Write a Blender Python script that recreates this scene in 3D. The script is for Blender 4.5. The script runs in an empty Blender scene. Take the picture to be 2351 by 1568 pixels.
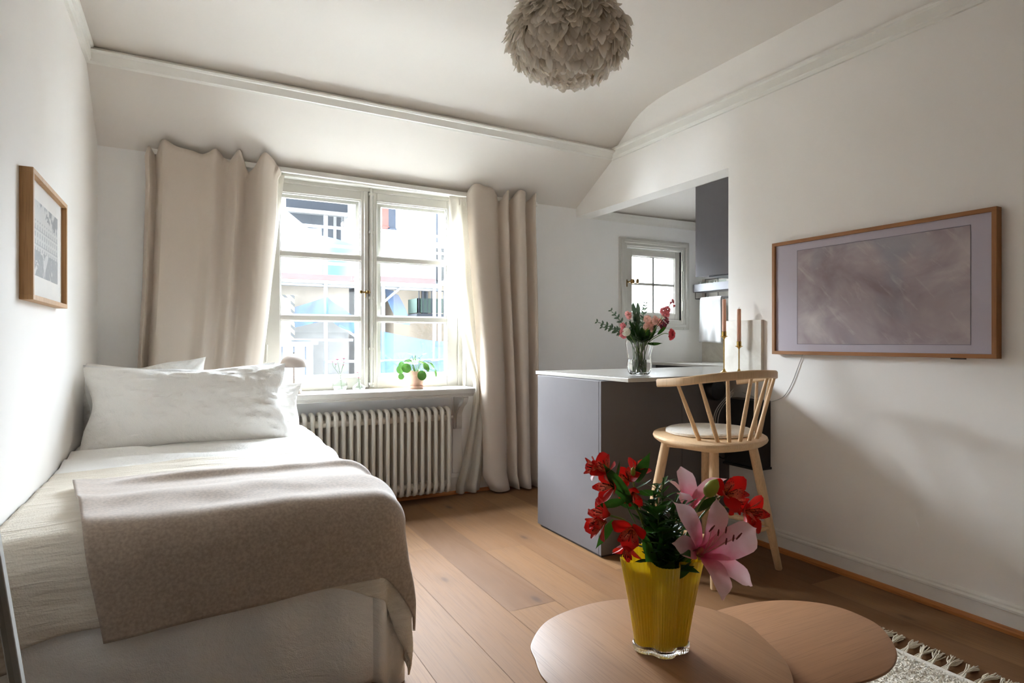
import bpy, bmesh, math, random
from mathutils import Vector, Matrix, noise

random.seed(7)
SC = bpy.context.scene
COL = SC.collection
PI = math.pi
V = Vector


# ------------------------------------------------------------------ helpers
def lin(c):
    return c / 12.92 if c <= 0.04045 else ((c + 0.055) / 1.055) ** 2.4


def rgb(r, g, b):
    return (lin(r / 255), lin(g / 255), lin(b / 255), 1.0)


def smooth(a, b, x):
    t = max(0.0, min(1.0, (x - a) / (b - a)))
    return t * t * (3 - 2 * t)


def lerp(a, b, t):
    return a + (b - a) * t


def curve_pts(pts, n, closed=False):
    """Catmull-Rom through points, n samples per span."""
    P = [V(p) for p in pts]
    m = len(P)
    out = []
    spans = m if closed else m - 1
    for i in range(spans):
        if closed:
            p0, p1, p2, p3 = P[(i - 1) % m], P[i], P[(i + 1) % m], P[(i + 2) % m]
        else:
            p1, p2 = P[i], P[i + 1]
            p0 = P[i - 1] if i > 0 else p1 * 2 - p2
            p3 = P[i + 2] if i + 2 < m else p2 * 2 - p1
        for k in range(n):
            t = k / n
            out.append(0.5 * ((2 * p1) + (p2 - p0) * t + (2 * p0 - 5 * p1 + 4 * p2 - p3) * t * t
                              + (3 * p1 - p0 - 3 * p2 + p3) * t ** 3))
    if not closed:
        out.append(P[-1].copy())
    return out


def interp(tab, x):
    if x <= tab[0][0]:
        return tab[0][1]
    for (a, fa), (b, fb) in zip(tab, tab[1:]):
        if x <= b:
            return fa + (fb - fa) * (x - a) / (b - a)
    return tab[-1][1]


class MB:
    """collects geometry in world coordinates, links it as one mesh object"""

    def __init__(self):
        self.v, self.f, self.t, self.mi = [], [], [], []
        self.cur = 0

    def add(self, verts, faces, ts=None):
        o = len(self.v)
        self.v += [V(p) for p in verts]
        self.t += list(ts) if ts else [0.0] * len(verts)
        self.f += [tuple(i + o for i in f) for f in faces]
        self.mi += [self.cur] * len(faces)
        return o

    def box(self, lo, hi):
        x0, y0, z0 = lo
        x1, y1, z1 = hi
        self.add([(x0, y0, z0), (x1, y0, z0), (x1, y1, z0), (x0, y1, z0),
                  (x0, y0, z1), (x1, y0, z1), (x1, y1, z1), (x0, y1, z1)],
                 [(0, 3, 2, 1), (4, 5, 6, 7), (0, 1, 5, 4), (1, 2, 6, 5), (2, 3, 7, 6), (3, 0, 4, 7)])

    def obox(self, c, ax, ay, az):
        """oriented box: centre and three half-axis vectors"""
        c, ax, ay, az = V(c), V(ax), V(ay), V(az)
        vs = []
        for k in (-1, 1):
            for (i, j) in ((-1, -1), (1, -1), (1, 1), (-1, 1)):
                vs.append(c + ax * i + ay * j + az * k)
        self.add(vs, [(0, 3, 2, 1), (4, 5, 6, 7), (0, 1, 5, 4), (1, 2, 6, 5), (2, 3, 7, 6), (3, 0, 4, 7)])

    def tube(self, pts, rad, n=10, caps=True, flat=None, ts=None):
        """round tube along points; rad number or list; flat=(fx,fz) squashes the section"""
        P = [V(p) for p in pts]
        m = len(P)
        R = rad if isinstance(rad, (list, tuple)) else [rad] * m
        tan = []
        for i in range(m):
            d = P[min(i + 1, m - 1)] - P[max(i - 1, 0)]
            tan.append(d.normalized() if d.length > 1e-9 else V((0, 0, 1)))
        up = V((0, 0, 1)) if abs(tan[0].z) < 0.95 else V((0, 1, 0))
        a = tan[0].cross(up).normalized()
        vs, tt = [], []
        for i in range(m):
            a = (a - tan[i] * a.dot(tan[i])).normalized()
            b = tan[i].cross(a)
            fa, fb = flat if flat else (1, 1)
            for k in range(n):
                th = 2 * PI * k / n
                vs.append(P[i] + a * (math.cos(th) * R[i] * fa) + b * (math.sin(th) * R[i] * fb))
                tt.append(i / max(1, m - 1))
        fs = []
        for i in range(m - 1):
            for k in range(n):
                k2 = (k + 1) % n
                fs.append((i * n + k, i * n + k2, (i + 1) * n + k2, (i + 1) * n + k))
        if caps:
            fs.append(tuple(range(n - 1, -1, -1)))
            fs.append(tuple((m - 1) * n + k for k in range(n)))
        self.add(vs, fs, tt)

    def ribbon_sweep(self, pts, sec, up=(0, 0, 1), closed=False):
        """sweep a closed section [(side, up)] along points"""
        P = [V(p) for p in pts]
        m, n = len(P), len(sec)
        up = V(up)
        vs = []
        for i in range(m):
            if closed:
                d = P[(i + 1) % m] - P[(i - 1) % m]
            else:
                d = P[min(i + 1, m - 1)] - P[max(i - 1, 0)]
            d.normalize()
            s = d.cross(up).normalized()
            u = s.cross(d).normalized()
            for (p, q) in sec:
                vs.append(P[i] + s * p + u * q)
        fs = []
        for i in range(m if closed else m - 1):
            j = (i + 1) % m
            for k in range(n):
                k2 = (k + 1) % n
                fs.append((i * n + k, i * n + k2, j * n + k2, j * n + k))
        if not closed:
            fs.append(tuple(range(n - 1, -1, -1)))
            fs.append(tuple((m - 1) * n + k for k in range(n)))
        self.add(vs, fs)

    def lathe(self, prof, c, n=32, lobes=None, axis=None):
        """revolve [(r, z)] about a vertical axis through c; lobes(theta, z)->factor"""
        c = V(c)
        vs, fs, tt = [], [], []
        m = len(prof)
        for i, (r, z) in enumerate(prof):
            for k in range(n):
                th = 2 * PI * k / n
                q = r * (lobes(th, z) if lobes else 1.0)
                vs.append(c + V((q * math.cos(th), q * math.sin(th), z)))
                tt.append(i / max(1, m - 1))
        for i in range(m - 1):
            for k in range(n):
                k2 = (k + 1) % n
                fs.append((i * n + k, i * n + k2, (i + 1) * n + k2, (i + 1) * n + k))
        if prof[0][0] > 1e-6:
            fs.append(tuple(range(n - 1, -1, -1)))
        if prof[-1][0] > 1e-6:
            fs.append(tuple((m - 1) * n + k for k in range(n)))
        self.add(vs, fs, tt)

    def grid(self, fn, nu, nv, tfn=None):
        vs, tt, fs = [], [], []
        for j in range(nv + 1):
            for i in range(nu + 1):
                vs.append(fn(i / nu, j / nv))
                tt.append(tfn(i / nu, j / nv) if tfn else j / nv)
        w = nu + 1
        for j in range(nv):
            for i in range(nu):
                fs.append((j * w + i, j * w + i + 1, (j + 1) * w + i + 1, (j + 1) * w + i))
        self.add(vs, fs, tt)

    def prism(self, outline, z0, z1, inset=0.0):
        n = len(outline)
        vs = [(p[0], p[1], z0) for p in outline] + [(p[0], p[1], z1) for p in outline]
        fs = [tuple(range(n - 1, -1, -1)), tuple(range(n, 2 * n))]
        for k in range(n):
            k2 = (k + 1) % n
            fs.append((k, k2, n + k2, n + k))
        self.add(vs, fs)

    def stack(self, outline, levels):
        """outline scaled about its centre per level [(scale_offset_m, z)]"""
        cx = sum(p[0] for p in outline) / len(outline)
        cy = sum(p[1] for p in outline) / len(outline)
        n = len(outline)
        vs, fs = [], []
        for off, z in levels:
            for p in outline:
                d = V((p[0] - cx, p[1] - cy, 0))
                L = d.length
                d = d * ((L + off) / L)
                vs.append((cx + d.x, cy + d.y, z))
        for i in range(len(levels) - 1):
            for k in range(n):
                k2 = (k + 1) % n
                fs.append((i * n + k, i * n + k2, (i + 1) * n + k2, (i + 1) * n + k))
        fs.append(tuple(range(n - 1, -1, -1)))
        fs.append(tuple((len(levels) - 1) * n + k for k in range(n)))
        self.add(vs, fs)

    def blade(self, base, d, side, length, width, shape, bend=0.0, cup=0.0, nl=6, droop=None, wave=0.0, twist=0.0):
        """leaf or petal: d direction, side width direction; shape(t)->0..1; bend curls along -normal"""
        base, d, side = V(base), V(d).normalized(), V(side)
        side = (side - d * side.dot(d)).normalized()
        nrm = side.cross(d).normalized()
        vs, tt, fs = [], [], []
        pos = base.copy()
        ang = 0.0
        for j in range(nl + 1):
            t = j / nl
            w = width * 0.5 * shape(t)
            cd = d * math.cos(ang) + nrm * math.sin(ang)
            cn = nrm * math.cos(ang) - d * math.sin(ang)
            sd = side * math.cos(twist * t) + cn * math.sin(twist * t)
            cn2 = cn * math.cos(twist * t) - side * math.sin(twist * t)
            for i in (-1, -0.5, 0, 0.5, 1):
                wv = wave * math.sin(t * 9 + i * 2) * abs(i)
                vs.append(pos + sd * (w * i) + cn2 * (cup * w * i * i + wv))
                tt.append(t)
            pos = pos + cd * (length / nl)
            ang += bend / nl
        for j in range(nl):
            for i in range(4):
                a = j * 5 + i
                fs.append((a, a + 1, a + 6, a + 5))
        self.add(vs, fs, tt)

    def build(self, name, mat, parent=None, origin=None, sm=True, bevel=0.0, solid=0.0, sub=0, weld=False):
        org = V(origin) if origin is not None else (WORLD[parent.name] if parent else V((0, 0, 0)))
        me = bpy.data.meshes.new(name)
        me.from_pydata([tuple(p - org) for p in self.v], [], self.f)
        mats = mat if isinstance(mat, (list, tuple)) else [mat]
        for mm in mats:
            me.materials.append(mm)
        if len(mats) > 1:
            me.polygons.foreach_set('material_index', self.mi)
        at = me.attributes.new('along', 'FLOAT', 'POINT')
        at.data.foreach_set('value', self.t)
        if sm:
            me.polygons.foreach_set('use_smooth', [True] * len(me.polygons))
        me.update()
        bm = bmesh.new()
        bm.from_mesh(me)
        if weld:
            bmesh.ops.remove_doubles(bm, verts=bm.verts, dist=1e-5)
        bmesh.ops.recalc_face_normals(bm, faces=bm.faces)
        bm.to_mesh(me)
        bm.free()
        if sm:
            me.set_sharp_from_angle(angle=math.radians(40))
        o = bpy.data.objects.new(name, me)
        COL.objects.link(o)
        if parent:
            o.parent = parent
            o.location = org - WORLD[parent.name]
        else:
            o.location = org
        WORLD[o.name] = org.copy()
        if bevel:
            b = o.modifiers.new('edge', 'BEVEL')
            b.width = bevel
            b.segments = 2
            b.limit_method = 'ANGLE'
            b.angle_limit = math.radians(40)
        if solid:
            s = o.modifiers.new('thickness', 'SOLIDIFY')
            s.thickness = solid
            s.offset = 0
        if sub:
            s = o.modifiers.new('smooth', 'SUBSURF')
            s.levels = sub
            s.render_levels = sub
        return o


WORLD = {}


def tag(o, label, cat, group=None, kind=None):
    o['label'] = label
    o['category'] = cat
    if group:
        o['group'] = group
    if kind:
        o['kind'] = kind
    return o


def thing(name, label, cat, loc, group=None):
    o = bpy.data.objects.new(name, None)
    o.empty_display_size = 0.05
    COL.objects.link(o)
    o.location = loc
    WORLD[o.name] = V(loc)
    return tag(o, label, cat, group)


def struct(o):
    o['kind'] = 'structure'
    return o


# ------------------------------------------------------------------ materials
class NT:
    def __init__(self, name):
        self.m = bpy.data.materials.new(name)
        self.m.use_nodes = True
        self.n = self.m.node_tree.nodes
        self.l = self.m.node_tree.links
        self.b = self.n['Principled BSDF']
        self.out = self.n['Material Output']

    def node(self, typ, **kw):
        nd = self.n.new(typ)
        for k, v in kw.items():
            setattr(nd, k, v)
        return nd

    def link(self, a, b):
        self.l.new(a, b)

    def coord(self, scale=(1, 1, 1), which='Object'):
        tc = self.node('ShaderNodeTexCoord')
        mp = self.node('ShaderNodeMapping')
        mp.inputs['Scale'].default_value = scale
        self.link(tc.outputs[which], mp.inputs['Vector'])
        return mp.outputs['Vector']

    def noise(self, vec, scale=5, detail=4, rough=0.5, dist=0.0):
        n = self.node('ShaderNodeTexNoise')
        n.inputs['Scale'].default_value = scale
        n.inputs['Detail'].default_value = detail
        n.inputs['Roughness'].default_value = rough
        n.inputs['Distortion'].default_value = dist
        if vec is not None:
            self.link(vec, n.inputs['Vector'])
        return n.outputs['Fac']

    def ramp(self, fac, stops):
        r = self.node('ShaderNodeValToRGB')
        el = r.color_ramp.elements
        while len(el) < len(stops):
            el.new(0.5)
        for e, (p, c) in zip(el, stops):
            e.position = p
            e.color = c
        self.link(fac, r.inputs['Fac'])
        return r.outputs['Color']

    def mix(self, fac, a, b, mode='MIX'):
        m = self.node('ShaderNodeMix', data_type='RGBA', blend_type=mode)
        for sock, val in ((m.inputs['Factor'], fac), (m.inputs['A'], a), (m.inputs['B'], b)):
            pass
        ins = [s for s in m.inputs if s.enabled]
        fs = m.inputs[0]
        A = [s for s in m.inputs if s.name == 'A' and s.type == 'RGBA'][0]
        B = [s for s in m.inputs if s.name == 'B' and s.type == 'RGBA'][0]
        for s, val in ((fs, fac), (A, a), (B, b)):
            if hasattr(val, 'is_output'):
                self.link(val, s)
            else:
                s.default_value = val
        return [s for s in m.outputs if s.type == 'RGBA'][0]

    def math(self, op, a, b=0.0):
        m = self.node('ShaderNodeMath', operation=op)
        for s, val in zip(m.inputs, (a, b)):
            if hasattr(val, 'is_output'):
                self.link(val, s)
            else:
                s.default_value = val
        return m.outputs[0]

    def bump(self, h, strength=0.2, dist=0.01):
        b = self.node('ShaderNodeBump')
        b.inputs['Strength'].default_value = strength
        b.inputs['Distance'].default_value = dist
        self.link(h, b.inputs['Height'])
        self.link(b.outputs['Normal'], self.b.inputs['Normal'])

    def set(self, **kw):
        for k, v in kw.items():
            k = k.replace('_', ' ')
            s = self.b.inputs[k]
            if hasattr(v, 'is_output'):
                self.link(v, s)
            else:
                s.default_value = v
        return self


def plain(name, col, rough=0.5, metal=0.0, var=0.04, scale=30, bump=0.0, bdist=0.002, spec=0.5, coat=0.0, stretch=(1, 1, 1)):
    k = NT(name)
    vec = k.coord(stretch)
    f = k.noise(vec, scale, 3)
    lo = tuple(max(0, c * (1 - var)) for c in col[:3]) + (1,)
    hi = tuple(min(1, c * (1 + var)) for c in col[:3]) + (1,)
    c = k.ramp(f, [(0.3, lo), (0.7, hi)])
    k.set(Base_Color=c, Roughness=rough, Metallic=metal, Specular_IOR_Level=spec)
    if coat:
        k.set(Coat_Weight=coat)
    if bump:
        k.bump(f, bump, bdist)
    return k.m


def translucent(name, col, trans=0.4, rough=0.8, col2=None, var=0.06, scale=40, bump=0.0):
    """thin cloth, petal or leaf: diffuse plus light let through from behind"""
    k = NT(name)
    vec = k.coord()
    f = k.noise(vec, scale, 3)
    lo = tuple(c * (1 - var) for c in col[:3]) + (1,)
    hi = tuple(min(1, c * (1 + var)) for c in col[:3]) + (1,)
    c = k.ramp(f, [(0.3, lo), (0.7, hi)])
    k.set(Base_Color=c, Roughness=rough, Specular_IOR_Level=0.25)
    if bump:
        k.bump(f, bump, 0.002)
    tr = k.node('ShaderNodeBsdfTranslucent')
    if col2:
        tr.inputs['Color'].default_value = col2
    else:
        k.link(c, tr.inputs['Color'])
    mx = k.node('ShaderNodeMixShader')
    mx.inputs[0].default_value = trans
    k.link(k.b.outputs[0], mx.inputs[1])
    k.link(tr.outputs[0], mx.inputs[2])
    k.link(mx.outputs[0], k.out.inputs['Surface'])
    return k.m


def along(name, stops, trans=0.25, rough=0.5, spot=None):
    """petal colour that runs from base to tip"""
    k = NT(name)
    a = k.node('ShaderNodeAttribute', attribute_name='along')
    n = k.noise(k.coord(), 60, 2)
    f = k.math('ADD', a.outputs['Fac'], k.math('MULTIPLY', k.math('SUBTRACT', n, 0.5), 0.25))
    c = k.ramp(f, stops)
    if spot:
        vo = k.node('ShaderNodeTexVoronoi')
        vo.inputs['Scale'].default_value = 220
        k.link(k.coord(), vo.inputs['Vector'])
        m = k.math('MULTIPLY', k.math('LESS_THAN', vo.outputs['Distance'], 0.28), spot)
        c = k.mix(m, c, rgb(70, 8, 10))
    k.set(Base_Color=c, Roughness=rough, Specular_IOR_Level=0.3)
    tr = k.node('ShaderNodeBsdfTranslucent')
    k.link(c, tr.inputs['Color'])
    mx = k.node('ShaderNodeMixShader')
    mx.inputs[0].default_value = trans
    k.link(k.b.outputs[0], mx.inputs[1])
    k.link(tr.outputs[0], mx.inputs[2])
    k.link(mx.outputs[0], k.out.inputs['Surface'])
    return k.m


def thin_glass(name, tint=(1, 1, 1, 1), refl=1.0):
    k = NT(name)
    tr = k.node('ShaderNodeBsdfTransparent')
    tr.inputs['Color'].default_value = tint
    gl = k.node('ShaderNodeBsdfGlossy')
    gl.inputs['Roughness'].default_value = 0.02
    lw = k.node('ShaderNodeLayerWeight')
    lw.inputs['Blend'].default_value = 0.5
    f5 = k.math('MULTIPLY', k.math('POWER', lw.outputs['Facing'], 4.0), 0.55)
    mx = k.node('ShaderNodeMixShader')
    k.link(k.math('MULTIPLY', k.math('ADD', f5, 0.04), refl), mx.inputs[0])
    k.link(tr.outputs[0], mx.inputs[1])
    k.link(gl.outputs[0], mx.inputs[2])
    k.link(mx.outputs[0], k.out.inputs['Surface'])
    return k.m


def solid_glass(name, col=(1, 1, 1, 1), ior=1.45):
    k = NT(name)
    k.set(Base_Color=col, Roughness=0.0, IOR=ior, Transmission_Weight=1.0)
    return k.m


def wood(name, c1, c2, axis='Z', scale=1.0, rough=0.5, fine=0.12, coat=0.0):
    k = NT(name)
    st = {'X': (2.2, 26, 26), 'Y': (26, 2.2, 26), 'Z': (26, 26, 2.2)}[axis]
    vec = k.coord(tuple(s * scale for s in st))
    f = k.noise(vec, 1.0, 6, 0.6, 0.6)
    st2 = {'X': (8, 320, 320), 'Y': (320, 8, 320), 'Z': (320, 320, 8)}[axis]
    g = k.noise(k.coord(tuple(s * scale for s in st2)), 1.0, 2, 0.5)
    c = k.ramp(f, [(0.3, c1), (0.7, c2)])
    dark = tuple(x * (1 - 3 * fine) for x in c1[:3]) + (1,)
    c = k.mix(k.ramp(g, [(0.50, (0, 0, 0, 1)), (0.70, (0.75, 0.75, 0.75, 1))]), c, dark)
    k.set(Base_Color=c, Roughness=rough, Specular_IOR_Level=0.4, Coat_Weight=coat)
    k.bump(g, 0.06, 0.001)
    return k.m


M = {}
# painted plaster: warm white, very faint brush texture
for nm, col in (('wall_paint', rgb(243, 239, 234)), ('ceiling_paint', rgb(230, 224, 217)), ('kitchen_paint', rgb(246, 245, 243))):
    k = NT(nm)
    vec = k.coord()
    f = k.noise(vec, 3.0, 5, 0.6)
    g = k.noise(vec, 90, 3)
    c = k.ramp(f, [(0.2, tuple(x * 0.97 for x in col[:3]) + (1,)), (0.8, col)])
    k.set(Base_Color=c, Roughness=0.75, Specular_IOR_Level=0.25)
    k.bump(k.math('ADD', k.math('MULTIPLY', f, 2.0), k.math('MULTIPLY', g, 0.15)), 0.12, 0.01)
    M[nm] = k.m
M['trim_paint'] = plain('trim_paint', rgb(230, 227, 220), 0.4, var=0.02, scale=12, bump=0.05)
M['window_paint'] = plain('window_paint', rgb(206, 203, 195), 0.35, var=0.02, scale=14, bump=0.04)
M['radiator_paint'] = plain('radiator_paint', rgb(214, 208, 196), 0.35, var=0.02, scale=14)
M['shoe_wood'] = wood('shoe_wood', rgb(176, 108, 50), rgb(196, 128, 66), 'Y', 1, 0.5)
M['shoe_wood_x'] = wood('shoe_wood_x', rgb(176, 108, 50), rgb(196, 128, 66), 'X', 1, 0.5)

# oak floor: per-plank tone from the 'along' attribute, grain stretched along Y, knots
k = NT('oak_planks')
a = k.node('ShaderNodeAttribute', attribute_name='along').outputs['Fac']
tc = k.node('ShaderNodeTexCoord')
sep = k.node('ShaderNodeSeparateXYZ')
k.link(tc.outputs['Object'], sep.inputs[0])
cmb = k.node('ShaderNodeCombineXYZ')
k.link(k.math('MULTIPLY', sep.outputs[0], 9.0), cmb.inputs[0])
k.link(k.math('MULTIPLY', sep.outputs[1], 1.1), cmb.inputs[1])
k.link(k.math('MULTIPLY', a, 37.0), cmb.inputs[2])
g1 = k.noise(cmb.outputs[0], 1.0, 5, 0.55, 1.4)
cmb2 = k.node('ShaderNodeCombineXYZ')
k.link(k.math('MULTIPLY', sep.outputs[0], 150.0), cmb2.inputs[0])
k.link(k.math('MULTIPLY', sep.outputs[1], 3.5), cmb2.inputs[1])
k.link(k.math('MULTIPLY', a, 91.0), cmb2.inputs[2])
g2 = k.noise(cmb2.outputs[0], 1.0, 3, 0.6, 0.8)
tone = k.ramp(a, [(0.0, rgb(104, 73, 46)), (0.35, rgb(122, 87, 56)), (0.7, rgb(131, 96, 62)), (1.0, rgb(141, 105, 71))])
c = k.mix(k.ramp(g1, [(0.35, (0, 0, 0, 1)), (0.75, (0.55, 0.55, 0.55, 1))]), tone, rgb(124, 94, 70))
c = k.mix(k.ramp(g2, [(0.48, (0, 0, 0, 1)), (0.74, (0.6, 0.6, 0.6, 1))]), c, rgb(106, 76, 52))
cmb3 = k.node('ShaderNodeCombineXYZ')
k.link(k.math('MULTIPLY', sep.outputs[0], 5.0), cmb3.inputs[0])
k.link(k.math('MULTIPLY', sep.outputs[1], 2.1), cmb3.inputs[1])
k.link(k.math('MULTIPLY', a, 17.0), cmb3.inputs[2])
vo = k.node('ShaderNodeTexVoronoi')
vo.inputs['Scale'].default_value = 1.0
k.link(cmb3.outputs[0], vo.inputs['Vector'])
kn = k.ramp(vo.outputs['Distance'], [(0.0, (0.9, 0.9, 0.9, 1)), (0.05, (0.75, 0.75, 0.75, 1)), (0.11, (0.16, 0.16, 0.16, 1)), (0.26, (0, 0, 0, 1))])
c = k.mix(kn, c, rgb(72, 54, 44))
k.set(Base_Color=c, Roughness=0.6, Specular_IOR_Level=0.15)
k.bump(g2, 0.08, 0.002)
M['oak_floor'] = k.m
M['gap'] = plain('floor_gap', rgb(110, 80, 56), 0.8)

M['oak_table'] = wood('oak_table', rgb(156, 114, 78), rgb(168, 126, 89), 'Y', 0.9, 0.5, 0.05)
M['oak_table2'] = wood('oak_table_low', rgb(154, 110, 75), rgb(166, 121, 85), 'X', 0.8, 0.5, 0.06)
M['beech'] = wood('beech', rgb(214, 178, 136), rgb(226, 194, 154), 'Z', 1.0, 0.45, 0.05)
M['frame_oak'] = wood('frame_oak', rgb(184, 140, 92), rgb(200, 158, 110), 'Z', 1.0, 0.5, 0.08)
M['tv_oak'] = wood('tv_oak', rgb(150, 98, 52), rgb(164, 112, 64), 'Y', 1.0, 0.5, 0.08)
M['tv_oak_z'] = wood('tv_oak_upright', rgb(150, 98, 52), rgb(164, 112, 64), 'Z', 1.0, 0.5, 0.08)

# textiles
def cloth(name, col, scale=220, var=0.03, bump=0.15, rough=0.9, crease=0.0, sheen=0.15, dist=0.002):
    k = NT(name)
    vec = k.coord()
    f = k.noise(vec, scale, 2)
    g = k.noise(vec, 4.5, 6, 0.6, 1.2)
    lo = tuple(x * (1 - var) for x in col[:3]) + (1,)
    hi = tuple(min(1, x * (1 + var)) for x in col[:3]) + (1,)
    k.set(Base_Color=k.ramp(f, [(0.3, lo), (0.7, hi)]), Roughness=rough, Specular_IOR_Level=0.15, Sheen_Weight=sheen)
    h = k.math('ADD', k.math('MULTIPLY', f, 0.25), k.math('MULTIPLY', g, crease))
    k.bump(h, bump, dist)
    return k.m


M['percale'] = cloth('white_percale', rgb(242, 240, 236), 300, 0.02, 0.6, crease=3.5, dist=0.008)
M['percale_grey'] = cloth('off_white_percale', rgb(236, 236, 235), 300, 0.02, 0.6, crease=3.5, dist=0.008)
M['drape'] = cloth('taupe_drape', rgb(206, 193, 179), 400, 0.02, 0.1)
M['wool'] = cloth('beige_wool', rgb(172, 154, 138), 120, 0.16, 0.35, sheen=0.5)
M['shearling'] = cloth('white_shearling', rgb(226, 220, 210), 90, 0.06, 0.9, dist=0.01)
M['linen'] = cloth('white_tea_towel', rgb(188, 187, 185), 300, 0.02, 0.2, crease=1.5, dist=0.006)
M['rug'] = cloth('cream_pile', rgb(222, 214, 200), 70, 0.08, 1.0, dist=0.015)
M['fringe'] = cloth('cream_fringe', rgb(214, 204, 184), 200, 0.05, 0.3)
# cream muslin: crinkle running across the bed
k = NT('cream_muslin')
vec = k.coord((6, 55, 55))
f = k.noise(vec, 1.0, 3, 0.55, 0.5)
g = k.noise(k.coord((220, 220, 220)), 1.0, 2)
k.set(Base_Color=k.ramp(f, [(0.3, rgb(221, 211, 195)), (0.7, rgb(232, 224, 210))]), Roughness=0.9, Specular_IOR_Level=0.12, Sheen_Weight=0.15)
k.bump(k.math('ADD', f, k.math('MULTIPLY', g, 0.2)), 0.75, 0.012)
M['muslin'] = k.m
M['sheer'] = translucent('sheer_linen', rgb(238, 234, 226), 0.55, 0.9, scale=300)

# kitchen
M['cabinet_grey'] = plain('cabinet_grey', rgb(106, 102, 103), 0.5, var=0.015, scale=20, spec=0.35)
M['cabinet_dark'] = plain('recess_dark', rgb(60, 58, 60), 0.6)
M['worktop'] = plain('composite_worktop', rgb(182, 178, 170), 0.16, var=0.03, scale=60, spec=0.5)
k = NT('splash_stone')
f = k.noise(k.coord(), 4, 6, 0.6, 1.5)
k.set(Base_Color=k.ramp(f, [(0.3, rgb(196, 188, 174)), (0.6, rgb(222, 217, 206)), (0.75, rgb(206, 200, 188))]), Roughness=0.3)
M['slab'] = k.m
M['metal_shelf'] = plain('grey_metal', rgb(160, 160, 165), 0.4, var=0.02)
M['dark_wire'] = plain('dark_wire', rgb(90, 90, 92), 0.4, metal=0.6)
M['black'] = plain('black_plastic', rgb(18, 17, 18), 0.5)
M['brass'] = plain('polished_brass', rgb(196, 160, 92), 0.22, metal=1.0, var=0.06)
M['old_brass'] = plain('worn_brass', rgb(140, 112, 66), 0.35, metal=1.0, var=0.1)
M['steel'] = plain('steel', rgb(170, 170, 170), 0.3, metal=1.0)
M['candle'] = translucent('peach_wax', rgb(234, 190, 164), 0.2, 0.5, var=0.02)
M['wick'] = plain('wick', rgb(70, 62, 56), 0.9)
M['white_cable'] = plain('white_cable', rgb(190, 188, 182), 0.5)
M['blue_plug'] = plain('blue_plug', rgb(60, 140, 190), 0.5)
M['lamp_cream'] = plain('lamp_cream', rgb(176, 163, 153), 0.4, var=0.01)
M['terracotta'] = plain('terracotta', rgb(205, 165, 146), 0.85, var=0.12, scale=18, bump=0.1)
M['soil'] = plain('soil', rgb(58, 44, 36), 0.95, var=0.3, scale=80, bump=0.4)
M['pilea'] = translucent('pilea_leaf', rgb(84, 128, 58), 0.14, 0.35, var=0.2, scale=30)
M['stem'] = plain('green_stem', rgb(104, 140, 60), 0.5, var=0.15)
M['stem_dark'] = plain('dark_stem', rgb(58, 92, 34), 0.5, var=0.2)
M['leaf'] = translucent('lily_leaf', rgb(52, 96, 30), 0.25, 0.35, var=0.3, scale=25)
M['leaf_dark'] = translucent('foliage_leaf', rgb(38, 66, 26), 0.2, 0.4, var=0.3, scale=25)
M['eucalyptus'] = translucent('eucalyptus_leaf', rgb(92, 112, 88), 0.2, 0.55, var=0.2, scale=40)
M['lily_petal'] = along('lily_petal', [(0.0, rgb(214, 190, 120)), (0.14, rgb(222, 92, 128)), (0.36, rgb(234, 140, 160)), (0.6, rgb(242, 192, 200)), (0.9, rgb(246, 214, 216)), (1.0, rgb(240, 196, 196))], 0.25, 0.45)
M['alstro_petal'] = along('alstroemeria_petal', [(0.0, rgb(150, 60, 30)), (0.3, rgb(205, 30, 22)), (0.8, rgb(212, 24, 18)), (1.0, rgb(190, 20, 18))], 0.25, 0.4)
M['alstro_inner'] = along('alstroemeria_inner_petal', [(0.0, rgb(214, 150, 60)), (0.5, rgb(228, 128, 100)), (0.8, rgb(212, 40, 30)), (1.0, rgb(180, 20, 18))], 0.25, 0.4, spot=0.9)
M['bud'] = along('lily_bud', [(0.0, rgb(120, 140, 50)), (0.6, rgb(176, 180, 70)), (1.0, rgb(150, 160, 60))], 0.15)
M['anther'] = plain('anther', rgb(110, 30, 22), 0.8)
M['stock_pink'] = translucent('pink_blossom', rgb(236, 170, 164), 0.3, 0.6, var=0.12, scale=60)
M['stock_rose'] = translucent('rose_blossom', rgb(222, 128, 132), 0.3, 0.6, var=0.12, scale=60)
M['snap_peach'] = translucent('peach_blossom', rgb(244, 200, 186), 0.3, 0.6, var=0.1, scale=60)
M['white_petal'] = translucent('white_blossom', rgb(242, 238, 224), 0.3, 0.6, var=0.05, scale=60)
M['ranunculus'] = translucent('coral_blossom', rgb(226, 96, 104), 0.25, 0.5, var=0.15, scale=50)
M['burgundy'] = translucent('burgundy_blossom', rgb(140, 60, 82), 0.25, 0.6, var=0.2, scale=80)
M['lime_leaf'] = translucent('lime_leaf', rgb(150, 176, 70), 0.35, 0.4, var=0.2, scale=40)
M['glass'] = solid_glass('clear_glass')
M['water'] = solid_glass('water', (0.98, 1, 0.98, 1), 1.33)
M['pane'] = thin_glass('window_pane', (0.97, 0.985, 0.98, 1))
M['picture_glass'] = thin_glass('picture_glass', (1, 1, 1, 1), 0.35)
M['thin_glass'] = thin_glass('blown_glass', (0.93, 0.96, 0.94, 1), 2.0)
k = NT('yellow_glass')
k.set(Base_Color=rgb(246, 222, 62), Roughness=0.12, Coat_Weight=1.0, Coat_Roughness=0.03, Subsurface_Weight=0.0)
tr = k.node('ShaderNodeBsdfTranslucent')
tr.inputs['Color'].default_value = rgb(254, 238, 96)
mx = k.node('ShaderNodeMixShader')
mx.inputs[0].default_value = 0.38
k.link(k.b.outputs[0], mx.inputs[1])
k.link(tr.outputs[0], mx.inputs[2])
k.link(mx.outputs[0], k.out.inputs['Surface'])
M['yellow_glass'] = k.m
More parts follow.
